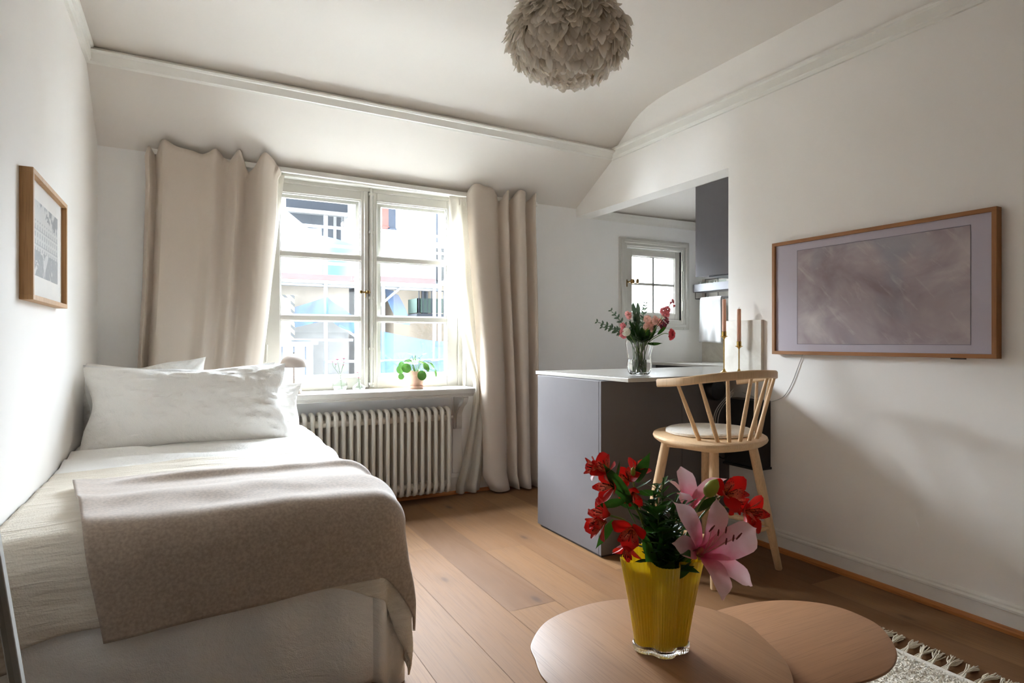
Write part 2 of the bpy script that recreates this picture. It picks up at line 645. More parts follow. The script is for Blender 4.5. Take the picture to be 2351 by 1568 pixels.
M['feather'] = translucent('feather', rgb(244, 239, 230), 0.5, 0.9, var=0.04, scale=20)
M['feather_core'] = translucent('feather_core', rgb(170, 158, 142), 0.2, 0.9)
M['mat_board'] = plain('mat_board', rgb(236, 230, 222), 0.6, var=0.01)
M['mirror_white'] = plain('mirror_white', rgb(196, 196, 192), 0.5)
k = NT('mirror_glass')
k.set(Base_Color=(0.75, 0.78, 0.77, 1), Metallic=1.0, Roughness=0.02)
M['mirror'] = k.m

SKY_LOW, SKY_HIGH, EXPOSURE = 0.5, 138.0, 0.0

# ================================================================== THE SETTING
XL, XR, YB, YF, XK = -0.455, 2.756, 4.15, -2.0, 4.13

# floor: oak planks running towards the window wall
rf = random.Random(3)
fl = MB()
PW, PX0 = 0.2235, 0.036
seams = {5: [2.228, 0.25], 6: [2.93, 1.0], 11: [1.845, 3.6], 4: [0.9, 3.1], 7: [1.75, 3.7], 8: [2.4, 0.6]}
tones = {(5, 1): 0.62, (5, 2): 0.05, (6, 1): 0.55, (6, 2): 0.4, (4, 1): 0.5, (4, 0): 0.6, (3, 0): 0.75, (3, 1): 0.7, (11, 1): 0.12}
for i in range(-3, 19):
    x0, x1 = PX0 + PW * i, PX0 + PW * (i + 1)
    x0, x1 = max(XL, x0), min(XK, x1)
    if x1 - x0 < 0.01:
        continue
    cuts = sorted(seams.get(i, [rf.uniform(-1.6, -0.8), rf.uniform(0.3, 1.2), rf.uniform(2.0, 3.3)]))
    ys = [YF] + cuts + [YB]
    for j, (y0, y1) in enumerate(zip(ys, ys[1:])):
        t = tones.get((i, j), rf.uniform(0.15, 1.0))
        g = 0.0009
        o = len(fl.v)
        fl.add([(x0 + g, y0 + g, 0), (x1 - g, y0 + g, 0), (x1 - g, y1 - g, 0), (x0 + g, y1 - g, 0)], [(0, 1, 2, 3)], [t] * 4)
fl.cur = 1
fl.box((XL, YF, -0.08), (XK, YB, -0.0015))
struct(fl.build('floor', [M['oak_floor'], M['gap']], sm=False))

# back wall with the two window openings
WX0, WX1, WZ0, WZ1 = 0.395, 1.80, 0.735, 2.172
KX0, KX1, KZ0, KZ1 = 3.262, 3.868, 1.288, 1.893
b = MB()
Y2 = YB + 0.34
b.box((XL, YB, -0.08), (WX0, Y2, 2.95))
b.box((WX0, YB, -0.08), (WX1, Y2, WZ0))
b.box((WX0, YB, WZ1), (WX1, Y2, 2.95))
b.box((WX1, YB, -0.08), (KX0, Y2, 2.95))
b.box((KX0, YB, -0.08), (KX1, Y2, KZ0))
b.box((KX0, YB, KZ1), (KX1, Y2, 2.95))
b.box((KX1, YB, -0.08), (XK + 0.14, Y2, 2.95))
struct(b.build('wall_back', M['kitchen_paint'], sm=False))
b = MB()
b.box((XL - 0.14, YF - 0.14, -0.08), (XL, Y2, 2.95))
struct(b.build('wall_left', M['wall_paint'], sm=False))
b = MB()
b.box((XL, YF - 0.14, -0.08), (XR + 0.14, YF, 2.95))
struct(b.build('wall_front', M['wall_paint'], sm=False))
b = MB()
b.box((XL + 0.002, YF, 0), (XR - 0.002, YF + 0.02, 1.25))  # added unseen dark sheet, soaks up low bounce light behind the camera
struct(b.build('wall_front_absorber', plain('dark_absorber', rgb(52, 48, 46), 0.7), sm=False))
b = MB()
b.box((XR, YF, 0), (XR + 0.14, 2.57, 2.95))
b.box((XR, 2.57, 2.10), (XR + 0.14, YB, 2.95))
struct(b.build('wall_right', M['wall_paint'], sm=False))
b = MB()
b.box((XK, 1.9, -0.08), (XK + 0.14, YB, 2.95))
struct(b.build('wall_kitchen_right', M['kitchen_paint'], sm=False))
b = MB()
b.box((XR + 0.14, 1.8, 0), (XK + 0.14, 1.9, 2.95))
struct(b.build('wall_kitchen_front', M['kitchen_paint'], sm=False))
b = MB()
for x_ in (0,):
    pr = [(YB, 2.16), (3.62, 2.49), (1.9, 2.49), (1.9, 2.7), (YB, 2.7)]
    b.add([(XR + 0.14, y, z) for y, z in pr] + [(XK, y, z) for y, z in pr], [(0, 1, 2, 3, 4), (9, 8, 7, 6, 5)] + [(i, (i + 1) % 5, 5 + (i + 1) % 5, 5 + i) for i in range(5)])
struct(b.build('ceiling_kitchen', M['ceiling_paint'], sm=False))

# main ceiling: slope, then a second slope above the picture rail, then flat
SL = [(YB, 2.203), (3.72, 2.500), (3.70, 2.572), (3.46, 2.668), (3.38, 2.696), (3.30, 2.715), (3.20, 2.726), (3.08, 2.732), (2.0, 2.734), (YF, 2.734)]
SR = [(YB, 2.166), (3.665, 2.435), (3.64, 2.502), (3.44, 2.636), (3.36, 2.672), (3.28, 2.695), (3.18, 2.710), (3.06, 2.718), (2.0, 2.722), (YF, 2.722)]
b = MB()
n = len(SL)
vs, fs = [], []
NX = 12
for q in range(NX + 1):
    t = q / NX
    x = lerp(XL, XR, t)
    for (y0, z0), (y1, z1) in zip(SL, SR):
        vs.append((x, lerp(y0, y1, t), lerp(z0, z1, t)))
    vs.append((x, YF, 2.95))
    vs.append((x, YB, 2.95))
m = n + 2
for q in range(NX):
    for k_ in range(m):
        k2 = (k_ + 1) % m
        fs.append((q * m + k_, q * m + k2, (q + 1) * m + k2, (q + 1) * m + k_))
fs.append(tuple(range(m)))
fs.append(tuple(NX * m + i for i in range(m)))
b.add(vs, fs)
struct(b.build('ceiling', M['ceiling_paint']))

# picture rails
sec = [(-0.004, -0.04), (0.014, -0.04), (0.018, -0.028), (0.024, -0.022), (0.024, 0.018), (0.034, 0.026), (0.036, 0.038), (-0.004, 0.038)]


def rail(name, p0, p1, nrm, up=(0, 0, 1), sect=sec):
    d = (V(p1) - V(p0)).normalized()
    s = d.cross(V(up)).normalized()
    sg = 1 if s.dot(V(nrm)) > 0 else -1
    r = MB()
    r.ribbon_sweep([p0, p1], [(sg * a, c) for a, c in sect], up)
    return struct(r.build(name, M['trim_paint'], sm=False))


upn = V((0, 0.3, 1)).normalized()
rail('trim_1', (XL, 3.71, 2.536), (XR, 3.652, 2.468), (0, -1, -0.4), up=(0, -0.55, 0.8))
rail('trim_2', (XR, YF, 2.466), (XR, 3.66, 2.466), (-1, 0, 0))
rail('trim_3', (XL, YF, 2.536), (XL, 3.72, 2.536), (1, 0, 0))

# skirting boards and the orange wood strip at the floor
skirt = [(-0.002, 0.0), (0.016, 0.0), (0.016, 0.078), (0.02, 0.082), (0.02, 0.09), (0.012, 0.097), (0.012, 0.104), (0.006, 0.112), (-0.002, 0.112)]
rail('baseboard_right', (XR, YF, 0.0), (XR, 2.57, 0.0), (-1, 0, 0), sect=skirt)
skb = [(-0.002, 0.0), (0.018, 0.0), (0.018, 0.12), (0.012, 0.135), (0.006, 0.15), (-0.002, 0.15)]
rail('baseboard_back', (XL, YB, 0.0), (XR, YB, 0.0), (0, -1, 0), sect=skb)
shoe = [(0.014, 0.0), (0.032, 0.0), (0.032, 0.012), (0.026, 0.022), (0.014, 0.024)]
o = rail('trim_4', (XR, YF, 0.0), (XR, 2.57, 0.0), (-1, 0, 0), sect=shoe)
o.data.materials[0] = M['shoe_wood']
o = rail('trim_5', (XL, YB, 0.0), (XR, YB, 0.0), (0, -1, 0), sect=[(a + 0.002, c) for a, c in shoe])
o.data.materials[0] = M['shoe_wood_x']
b = MB()
b.box((1.685, YB - 0.014, 0.15), (1.755, YB, 0.70))
struct(b.build('trim_6', M['trim_paint'], bevel=0.003, sm=False))
# small cove along the kitchen ceiling
rail('trim_7', (XR + 0.14, YB, 2.148), (XK, YB, 2.148), (0, -1, 0), sect=[(-0.002, -0.05), (0.01, -0.05), (0.02, -0.03), (0.035, -0.012), (0.05, 0.011), (-0.002, 0.011)])


# ------------------------------------------------------------------ windows
def ring(mb, x0, x1, z0, z1, w, y0, y1):
    """rectangular frame, w = (left, right, bottom, top) widths"""
    l, r, bo, to = w
    mb.box((x0, y0, z0), (x0 + l, y1, z1))
    mb.box((x1 - r, y0, z0), (x1, y1, z1))
    mb.box((x0 + l, y0, z0), (x1 - r, y1, z0 + bo))
    mb.box((x0 + l, y0, z1 - to), (x1 - r, y1, z1))


win = bpy.data.objects.new('window_1', None)
COL.objects.link(win)
win.location = (1.1, YB, WZ0)
WORLD['window_1'] = V(win.location)
struct(win)
f = MB()
ring(f, WX0, WX1, WZ0, WZ1, (0.045, 0.045, 0.045, 0.045), YB + 0.055, YB + 0.16)
ring(f, WX0 - 0.0, WX1 + 0.0, WZ0, WZ1, (0.016, 0.016, 0.016, 0.02), YB - 0.006, YB + 0.06)
f.box((1.078, YB + 0.075, WZ0), (1.116, YB + 0.16, WZ1))
f.build('frame', M['window_paint'], win, bevel=0.003, sm=False)
for sx0, sx1, g0, g1 in ((0.440, 1.093, 0.52, 1.042), (1.099, 1.755, 1.152, 1.673)):
    s = MB()
    Y0, Y1 = YB + 0.065, YB + 0.105
    ring(s, sx0, sx1, 0.775, 2.130, (g0 - sx0, sx1 - g1, 0.857 - 0.775, 2.130 - 2.069), Y0, Y1)
    for zb in (1.256, 1.672):
        s.box((g0, Y0 + 0.004, zb - 0.017), (g1, Y1, zb + 0.017))
    for z0, z1 in ((0.857, 1.239), (1.273, 1.655), (1.689, 2.069)):   # glazing bead lip
        ring(s, g0, g1, z0, z1, (0.007,) * 4, Y0 + 0.013, Y1 - 0.004)
    sash = s.build('sash', M['window_paint'], win, bevel=0.0025, sm=False)
    p = MB()
    p.box((g0, YB + 0.094, 0.857), (g1, YB + 0.097, 2.069))
    p.build('pane', M['pane'], sash, sm=False)
    s = MB()
    ring(s, sx0 + 0.035, sx1 - 0.02, 0.80, 2.10, (0.06, 0.055, 0.075, 0.055), YB + 0.118, YB + 0.145)
    for zb in (1.262, 1.676):
        s.box((sx0 + 0.05, YB + 0.12, zb - 0.011), (sx1 - 0.05, YB + 0.143, zb + 0.011))
    so = s.build('outer_sash', M['window_paint'], win, sm=False)
c = MB()
c.box((1.062, YB + 0.050, 0.785), (1.088, YB + 0.066, 2.13))
c.build('cover_strip', M['window_paint'], win, bevel=0.003, sm=False)
e = MB()
e.tube([(1.108, YB + 0.046, 0.79), (1.108, YB + 0.046, 2.155)], 0.0075, 10)
e.tube([(1.125, YB + 0.05, 0.80), (1.125, YB + 0.05, 2.145)], 0.004, 8)
for z in (0.81, 1.05, 1.40, 1.85, 2.11):
    e.obox((1.108, YB + 0.055, z), (0.018, 0, 0), (0, 0.012, 0), (0, 0, 0.008))
e.lathe([(0, 0), (0.012, 0.004), (0.012, 0.014), (0, 0.018)], (1.118, YB + 0.045, 0.785), 12)
e.build('espagnolette', M['window_paint'], win)
h = MB()
h.tube([(1.036, YB + 0.045, 1.437), (1.10, YB + 0.045, 1.437)], 0.006, 10)
h.lathe([(0, -0.012), (0.01, -0.009), (0.013, 0), (0.01, 0.009), (0, 0.012)], (1.036, YB + 0.04, 1.437), 14)
h.lathe([(0.0, -0.01), (0.012, -0.01), (0.012, 0.01), (0, 0.01)], (1.085, YB + 0.04, 1.437), 12)
h.tube([(1.066, YB + 0.042, 1.437), (1.064, YB + 0.036, 1.40)], 0.004, 8)
h.build('latch', M['old_brass'], win)
for sx, z in ((1.758, 0.97), (1.758, 1.86), (0.437, 0.97), (0.437, 1.86)):
    h = MB()
    h.tube([(sx, YB + 0.052, z), (sx, YB + 0.052, z + 0.11)], 0.008, 10)
    h.build('hinge', M['window_paint'], win)
# deep sill board with rounded end and moulded edge, on scrolled brackets
SZ = 0.775
out = [(0.18, YB + 0.10), (0.18, 3.945)]
out += [(1.74 + 0.06 * math.sin(t), 4.005 - 0.06 * math.cos(t)) for t in [i * PI / 2 / 8 for i in range(9)]]
out += [(1.80, YB + 0.0), (1.79, YB + 0.0), (1.79, YB + 0.07), (0.40, YB + 0.07), (0.40, YB + 0.10)]
out = [(0.18, YB)] + out[1:]
out = [p for p in out if p != (0.40, YB + 0.10)] + [(0.40, YB)]
s = MB()
front = [p for p in out if p[1] < YB - 0.001]
ins = lambda d: [(p[0] - (d if p[0] > 1.73 else 0), min(p[1] + d, YB) if p[1] < YB else p[1]) for p in out]
lv = [(0.012, SZ - 0.058), (0.012, SZ - 0.05), (0.006, SZ - 0.046), (0.008, SZ - 0.04), (0.0, SZ - 0.036), (0.0, SZ - 0.012), (0.003, SZ - 0.004), (0.010, SZ)]
vs, fs = [], []
N = len(out)
for d, z in lv:
    vs += [(p[0], p[1], z) for p in ins(d)]
for i in range(len(lv) - 1):
    for k_ in range(N):
        k2 = (k_ + 1) % N
        fs.append((i * N + k_, i * N + k2, (i + 1) * N + k2, (i + 1) * N + k_))
fs += [tuple(range(N)), tuple((len(lv) - 1) * N + q for q in range(N))]
s.add(vs, fs)
s.build('sill', M['window_paint'], win, sm=False)
for bx in (1.72, 0.42):
    s = MB()
    s.box((bx - 0.03, YB - 0.03, 0.47), (bx + 0.03, YB - 0.012, 0.717))
    arc = curve_pts([(bx, 3.985, 0.712), (bx, 4.005, 0.675), (bx, 4.06, 0.64), (bx, 4.105, 0.58), (bx, 4.118, 0.50), (bx, 4.125, 0.478)], 5)
    s.ribbon_sweep(arc, [(-0.018, -0.012), (0.018, -0.012), (0.018, 0.012), (-0.018, 0.012)], up=(0, 1, 0.3))
    s.obox((bx, 4.06, 0.709), (0.02, 0, 0), (0, 0.08, 0), (0, 0, 0.008))
    s.build('bracket', M['window_paint'], win, sm=False)

kw = bpy.data.objects.new('window_2', None)
COL.objects.link(kw)
kw.location = (3.565, YB, KZ0)
WORLD['window_2'] = V(kw.location)
struct(kw)
f = MB()
ring(f, 3.18, 3.95, 1.205, 1.976, (0.07,) * 4, YB - 0.018, YB + 0.01)
ring(f, 3.195, 3.935, 1.22, 1.961, (0.03,) * 4, YB - 0.028, YB - 0.016)
ring(f, 3.232, 3.898, 1.257, 1.924, (0.03,) * 4, YB - 0.012, YB + 0.12)
f.build('casing', M['window_paint'], kw, bevel=0.004, sm=False)
s = MB()
g0, g1, z0, z1 = 3.335, 3.812, 1.345, 1.832
ring(s, 3.264, 3.866, 1.29, 1.89, (g0 - 3.264, 3.866 - g1, z0 - 1.29, 1.89 - z1), YB + 0.014, YB + 0.05)
ring(s, g0, g1, z0, z1, (0.008,) * 4, YB + 0.024, YB + 0.046)
s.box(((g0 + g1) / 2 - 0.011, YB + 0.024, z0), ((g0 + g1) / 2 + 0.011, YB + 0.046, z1))
s.box((g0, YB + 0.024, 1.594 - 0.011), (g1, YB + 0.046, 1.594 + 0.011))
sash = s.build('sash', M['window_paint'], kw, bevel=0.0025, sm=False)
p = MB()
p.box((g0, YB + 0.042, z0), (g1, YB + 0.045, z1))
p.build('pane', M['pane'], sash, sm=False)
h = MB()
h.tube([(3.262, YB - 0.005, 1.60), (3.262, YB - 0.03, 1.60), (3.30, YB - 0.035, 1.605), (3.318, YB - 0.035, 1.605)], 0.006, 8)
h.lathe([(0, -0.022), (0.014, -0.018), (0.02, 0), (0.014, 0.018), (0, 0.022)], (3.30, YB - 0.035, 1.605), 14)
h.lathe([(0, -0.022), (0.010, -0.018), (0.014, 0), (0.010, 0.018), (0, 0.022)], (3.345, YB - 0.045, 1.608), 14)
h.box((3.253, YB - 0.016, 1.56), (3.262, YB - 0.006, 1.62))
h.build('handle', M['old_brass'], kw)
for z in (1.37, 1.72):
    h = MB()
    h.tube([(3.872, YB - 0.016, z), (3.872, YB - 0.016, z + 0.09)], 0.008, 10)
    h.build('hinge', M['window_paint'], kw)

# ------------------------------------------------------------------ radiator
rad = thing('radiator', 'cream column radiator with many narrow fins under the window sill', 'radiator', (1.1, 4.03, 0.0))
rx1, pitch, nsec = 1.604, 0.0478, 24
sec0 = None
for i in range(nsec):
    x = rx1 - 0.014 - i * pitch
    if sec0 is None:
        s = MB()
        for yy in (3.972, 4.028, 4.084):
            s.tube(curve_pts([(x, yy, 0.10), (x, yy, 0.35), (x, yy, 0.60)], 3), 0.0135, 10, flat=(1, 1.35), caps=True)
        s.tube(curve_pts([(x, 3.972, 0.585), (x, 3.974, 0.61), (x, 3.988, 0.628), (x, 4.028, 0.636), (x, 4.068, 0.628), (x, 4.082, 0.61), (x, 4.084, 0.585)], 4), 0.0155, 10, flat=(1.0, 1.0))
        s.tube(curve_pts([(x, 3.972, 0.125), (x, 3.974, 0.098), (x, 3.988, 0.075), (x, 4.028, 0.064), (x, 4.068, 0.075), (x, 4.082, 0.098), (x, 4.084, 0.125)], 4), 0.0155, 10)
        s.obox((x, 4.028, 0.585), (0.011, 0, 0), (0, 0.058, 0), (0, 0, 0.032))
        s.obox((x, 4.028, 0.115), (0.011, 0, 0), (0, 0.058, 0), (0, 0, 0.032))
        for z in (0.575, 0.115):
            s.tube([(x - pitch + 0.005, 4.01, z), (x + 0.0, 4.01, z)], 0.024, 12)
        sec0 = s.build('section', M['radiator_paint'], rad)
        base_loc = sec0.location.copy()
    else:
        c = sec0.copy()
        COL.objects.link(c)
        c.parent = rad
        c.location = base_loc + V((-i * pitch, 0, 0))
s = MB()
s.lathe([(0.0, 0), (0.024, 0.0), (0.024, 0.012), (0.014, 0.014), (0.014, 0.03), (0.0, 0.03)], (0, 0, 0), 14)
R = Matrix.Rotation(PI / 2, 3, 'Y')
s.v = [R @ p + V((rx1 - 0.002, 4.01, 0.575)) for p in s.v]
s.build('end_plug', M['radiator_paint'], rad)
for xx in (0.80, 0.62):
    s = MB()
    s.tube([(xx, 4.03, 0.0), (xx, 4.03, 0.09)], 0.012, 10)
    s.build('foot', M['radiator_paint'], rad)


# ------------------------------------------------------------------ curtains
def curtain(name, label, prof, left, right, z0, z1, y0, mat, amp, nz=46, ruffle=0.0, group=None, thick=0.004, sub=1, header=None):
    """prof [(s, y)] fold profile; left/right [(z, x)] edges; amp [(z, factor)]"""
    P = curve_pts([(s, y, 0) for s, y in prof], 5)
    mb = MB()
    nu = len(P) - 1
    zs = []
    for j in range(nz + 1):
        t = j / nz
        zs.append(lerp(z1, z0, t ** 1.15))
    vs, fs = [], []
    for z in zs:
        xl, xr, a = interp(left, z), interp(right, z), interp(amp, z)
        for p in P:
            sway = 0.006 * math.sin(3.1 * z + 7 * p.x)
            zz = z
            top = smooth(z1 - 0.10, z1, z)
            if ruffle:
                zz = z + top * ruffle * (-p.y / 0.05) + top * 0.008 * math.sin(p.x * 23)
            yy = y0 + p.y * a + sway - top * 0.012 * (1 if p.y > 0.005 else 0)
            vs.append((lerp(xl, xr, p.x), yy, zz))
    w = nu + 1
    for j in range(nz):
        for i in range(nu):
            fs.append((j * w + i, j * w + i + 1, (j + 1) * w + i + 1, (j + 1) * w + i))
    mb.add(vs, fs)
    o = mb.build(name, mat, origin=((interp(left, z0) + interp(right, z0)) / 2, y0, z0), solid=thick)
    return tag(o, label, 'curtain', group)


prof = [(0.0, 0.045), (0.03, -0.01), (0.075, 0.04), (0.125, -0.055), (0.22, -0.036), (0.32, -0.012), (0.39, -0.002), (0.44, -0.022),
        (0.495, -0.048), (0.55, 0.0), (0.60, 0.02), (0.665, -0.05), (0.73, 0.05), (0.78, 0.035), (0.84, -0.05), (0.90, -0.035), (0.955, 0.0), (1.0, 0.04)]
curtain('curtain', 'wide taupe curtain hanging behind the bed pillows', prof,
        [(0.0, -0.30), (0.9, -0.262), (1.4, -0.235), (2.0, -0.218), (2.25, -0.225)],
        [(0.0, 0.34), (0.9, 0.395), (1.3, 0.44), (1.9, 0.485), (2.12, 0.49), (2.2, 0.515)], 0.012, 2.195, 4.052, M['drape'],
        [(0, 1.25), (1.5, 1.05), (2.05, 0.95), (2.2, 1.15)], ruffle=0.040, group='taupe curtains beside the window')
prof = [(0.0, 0.03), (0.03, -0.03), (0.10, -0.052), (0.22, -0.05), (0.32, -0.03), (0.40, 0.01), (0.455, 0.05), (0.49, 0.03), (0.52, -0.04), (0.56, -0.01), (0.60, 0.045),
        (0.635, 0.03), (0.68, -0.045), (0.76, -0.05), (0.815, -0.01), (0.855, 0.04), (0.90, 0.02), (0.94, -0.04), (0.98, -0.01), (1.0, 0.05)]
curtain('curtain', 'narrower taupe curtain reaching the floor beside the grey kitchen peninsula', prof,
        [(0.0, 1.965), (0.12, 1.90), (0.35, 1.895), (0.7, 1.872), (1.1, 1.845), (1.6, 1.80), (2.2, 1.762)],
        [(0.0, 2.33), (0.1, 2.345), (0.9, 2.345), (2.1, 2.325), (2.2, 2.335)], 0.012, 2.180, 4.045, M['drape'],
        [(0, 1.35), (0.2, 1.1), (1.5, 1.05), (2.05, 0.95), (2.2, 1.1)], ruffle=0.036, group='taupe curtains beside the window')
prof = [(0.0, 0.02), (0.06, -0.015), (0.2, -0.02), (0.3, 0.0), (0.42, 0.02), (0.55, -0.012), (0.7, -0.02), (0.85, 0.012), (1.0, 0.02)]
curtain('sheer_curtain', 'thin white sheer curtain swept behind the end of the window sill', prof,
        [(0.0, 1.70), (0.06, 1.70), (0.2, 1.745), (0.45, 1.80), (0.68, 1.835), (0.8, 1.833), (0.95, 1.79), (1.2, 1.72), (1.5, 1.675), (1.8, 1.65), (2.2, 1.637)],
        [(0.0, 1.885), (0.2, 1.91), (0.8, 1.95), (1.2, 1.93), (2.2, 1.86)], 0.012, 2.135, 4.085, M['sheer'],
        [(0, 1.4), (0.5, 0.8), (2.2, 0.6)], thick=0.002, group='sheer curtains')
curtain('sheer_curtain', 'narrow strip of white sheer curtain along the wide taupe curtain', prof,
        [(0.0, 0.25), (0.9, 0.33), (2.2, 0.40)],
        [(0.0, 0.36), (0.9, 0.405), (1.2, 0.43), (1.6, 0.475), (2.2, 0.54)], 0.012, 2.15, 4.112, M['sheer'],
        [(0, 0.8), (2.2, 0.5)], thick=0.002, group='sheer curtains')
t = thing('curtain_rail', 'slim white curtain rail above the window against the sloping ceiling', 'curtain rail', (1.06, 4.12, 2.19))
b = MB()
b.ribbon_sweep([(-0.20, 4.12, 2.192), (2.36, 4.12, 2.150)], [(-0.022, -0.009), (0.022, -0.009), (0.022, 0.009), (-0.022, 0.009)])
b.build('track', M['trim_paint'], t, bevel=0.002, sm=False)
b = MB()
b.ribbon_sweep([(-0.20, 4.09, 2.192), (2.36, 4.09, 2.150)], [(-0.006, -0.016), (0.006, -0.016), (0.006, 0.014), (-0.006, 0.014)])
b.build('fascia', M['trim_paint'], t, bevel=0.002, sm=False)

# ================================================================== BED
H0, RX, RY = 0.588, 0.60, 1.925      # top height, right side and foot planes of the bedding
RC = 0.075


def drape_pt(a, b_, off, wr=0.0, fold=0.0, seed=0.0, fk=38.0, crease=None):
    xc, yc = RX - RC, RY + RC
    dx, dy = max(a - xc, 0.0), max(yc - b_, 0.0)
    d = math.hypot(dx, dy)
    R = RC + off
    L = R * PI / 2
    q = V((min(a, xc), max(b_, yc), 0))
    if d > 1e-9:
        nx, ny = dx / d, -dy / d
    else:
        nx, ny = 0.0, 0.0
    crown = -0.02 * smooth(0.15, 0.6, abs(a - 0.02)) * 0.5 + 0.014 * smooth(2.6, 3.3, b_)
    nz = noise.noise(V((a * 3.1 + seed, b_ * 4.2, seed))) * 0.6 + noise.noise(V((a * 9 + seed, b_ * 13, seed + 3))) * 0.35
    h = H0 - RC + crown
    if d < L:
        an = d / R
        p = V((q.x + nx * R * math.sin(an), q.y + ny * R * math.sin(an), h + R * math.cos(an)))
        nrm = V((nx * math.sin(an), ny * math.sin(an), math.cos(an)))
    else:
        hang = d - L
        p = V((q.x + nx * R, q.y + ny * R, h - hang))
        nrm = V((nx, ny, 0.0))
        s = math.atan2(dx, dy) * 0.22 + (a if dx <= 0 else 0) + (b_ if dy <= 0 else 0)
        amp = fold * smooth(0.0, 0.25, hang)
        corner = min(dx, dy) / (max(dx, dy) + 1e-6)
        amp *= 0.5 + 1.6 * corner
        p += nrm * (amp * (0.6 + math.sin(s * fk + seed)) + 0.10 * fold * hang)
    p += nrm * (nz * wr)
    if crease:
        p += nrm * crease(a, b_)
    return p


bed = thing('bed', 'single bed along the left wall made up with white and beige bedding', 'bed', (0.08, 2.9, 0.0))
b = MB()
b.box((-0.425, 2.02, 0.10), (0.565, 3.88, 0.30))
b.build('bed_base', M['percale_grey'], bed, bevel=0.02, sm=False)
b = MB()
b.box((-0.44, 1.99, 0.30), (0.575, 3.90, 0.565))
b.build('mattress', M['percale'], bed, bevel=0.05, sm=False)
for lx in (-0.38, 0.52):
    for ly in (2.1, 3.8):
        b = MB()
        b.tube([(lx, ly, 0.0), (lx, ly, 0.10)], 0.028, 14)
        b.build('leg', M['frame_oak'], bed)


def cloth_obj(name, label, cat, mat, fn, nu, nv, origin, solid):
    b = MB()
    b.grid(fn, nu, nv)
    o = b.build(name, mat, origin=origin, solid=solid)
    return tag(o, label, cat)


def duvet_fn(u, v):
    a = lerp(-0.447, 1.125, u)
    b_ = lerp(3.90, 1.40, v)
    def cr(a, b_):
        f = smooth(2.5, 2.9, b_)
        return f * (0.016 * math.sin(b_ * 34 + 3 * math.sin(a * 3 + 1)) * (0.4 + noise.noise(V((a * 4, b_ * 2, 9)))) + 0.016 * smooth(2.62, 2.86, b_))
    return drape_pt(a, b_, 0.004, 0.012, 0.012, 1.3, 30, cr)


cloth_obj('duvet', 'white percale duvet whose end hangs to the floor at the foot of the bed', 'duvet', M['percale'], duvet_fn, 90, 130, (0.08, 2.9, 0.02), 0.008)


def spread_fn(u, v):
    # lower edge drops further at the free corner; upper edge runs a little askew
    a = lerp(-0.447, 1.00, u)
    top = 2.83 + 0.25 * (a + 0.45) * smooth(-0.4, 0.6, a)
    bot = 1.705 - 0.035 * (1 - smooth(-0.45, -0.15, a)) + 0.008 * math.sin(a * 14) - 0.075 * smooth(0.36, 0.56, a) - 0.05 * smooth(0.6, 0.9, a)
    b_ = lerp(top, bot, v)
    def cr(a, b_):
        return 0.0035 * math.sin(b_ * 60 + 2.2 * math.sin(a * 5)) * (0.4 + 0.8 * noise.noise(V((a * 6, b_ * 3, 2))) ** 2) + 0.006 * noise.noise(V((a * 3, b_ * 14, 5)))
    return drape_pt(a, b_, 0.022, 0.010, 0.016, 2.2, 34, cr)


cloth_obj('bedspread', 'cream crinkled muslin bedspread across the lower half of the bed', 'bedspread', M['muslin'], spread_fn, 110, 130, (0.08, 2.4, 0.3), 0.006)


def throw_fn(u, v):
    # a rectangle turned about nine degrees on the bed
    th = math.radians(9.0)
    A, B = 1.12 * u, 0.885 * v
    a = -0.346 + A * math.cos(th) + B * math.sin(th) * 1.1
    b_ = 2.515 + A * math.sin(th) * (1 - 0.55 * smooth(0.55, 1.0, u)) * (1 - 0.55 * v) - B * math.cos(th)
    def cr(a, b_):
        e = 0.012 * math.exp(-((A - 0.0) / 0.05) ** 2) * (1 - smooth(0.45, 0.8, v))
        w = 0.020 * math.exp(-((B - 0.13 - 0.05 * math.sin(a * 4)) / 0.035) ** 2) * smooth(0.05, 0.3, A)
        w2 = 0.016 * math.exp(-((B - 0.36 - 0.09 * A) / 0.08) ** 2)
        return e + w + w2
    return drape_pt(a, b_, 0.034, 0.010, 0.014, 4.1, 20, cr)


cloth_obj('throw_blanket', 'beige wool throw laid askew over the cream bedspread', 'blanket', M['wool'], throw_fn, 110, 96, (0.1, 2.3, 0.4), 0.009)


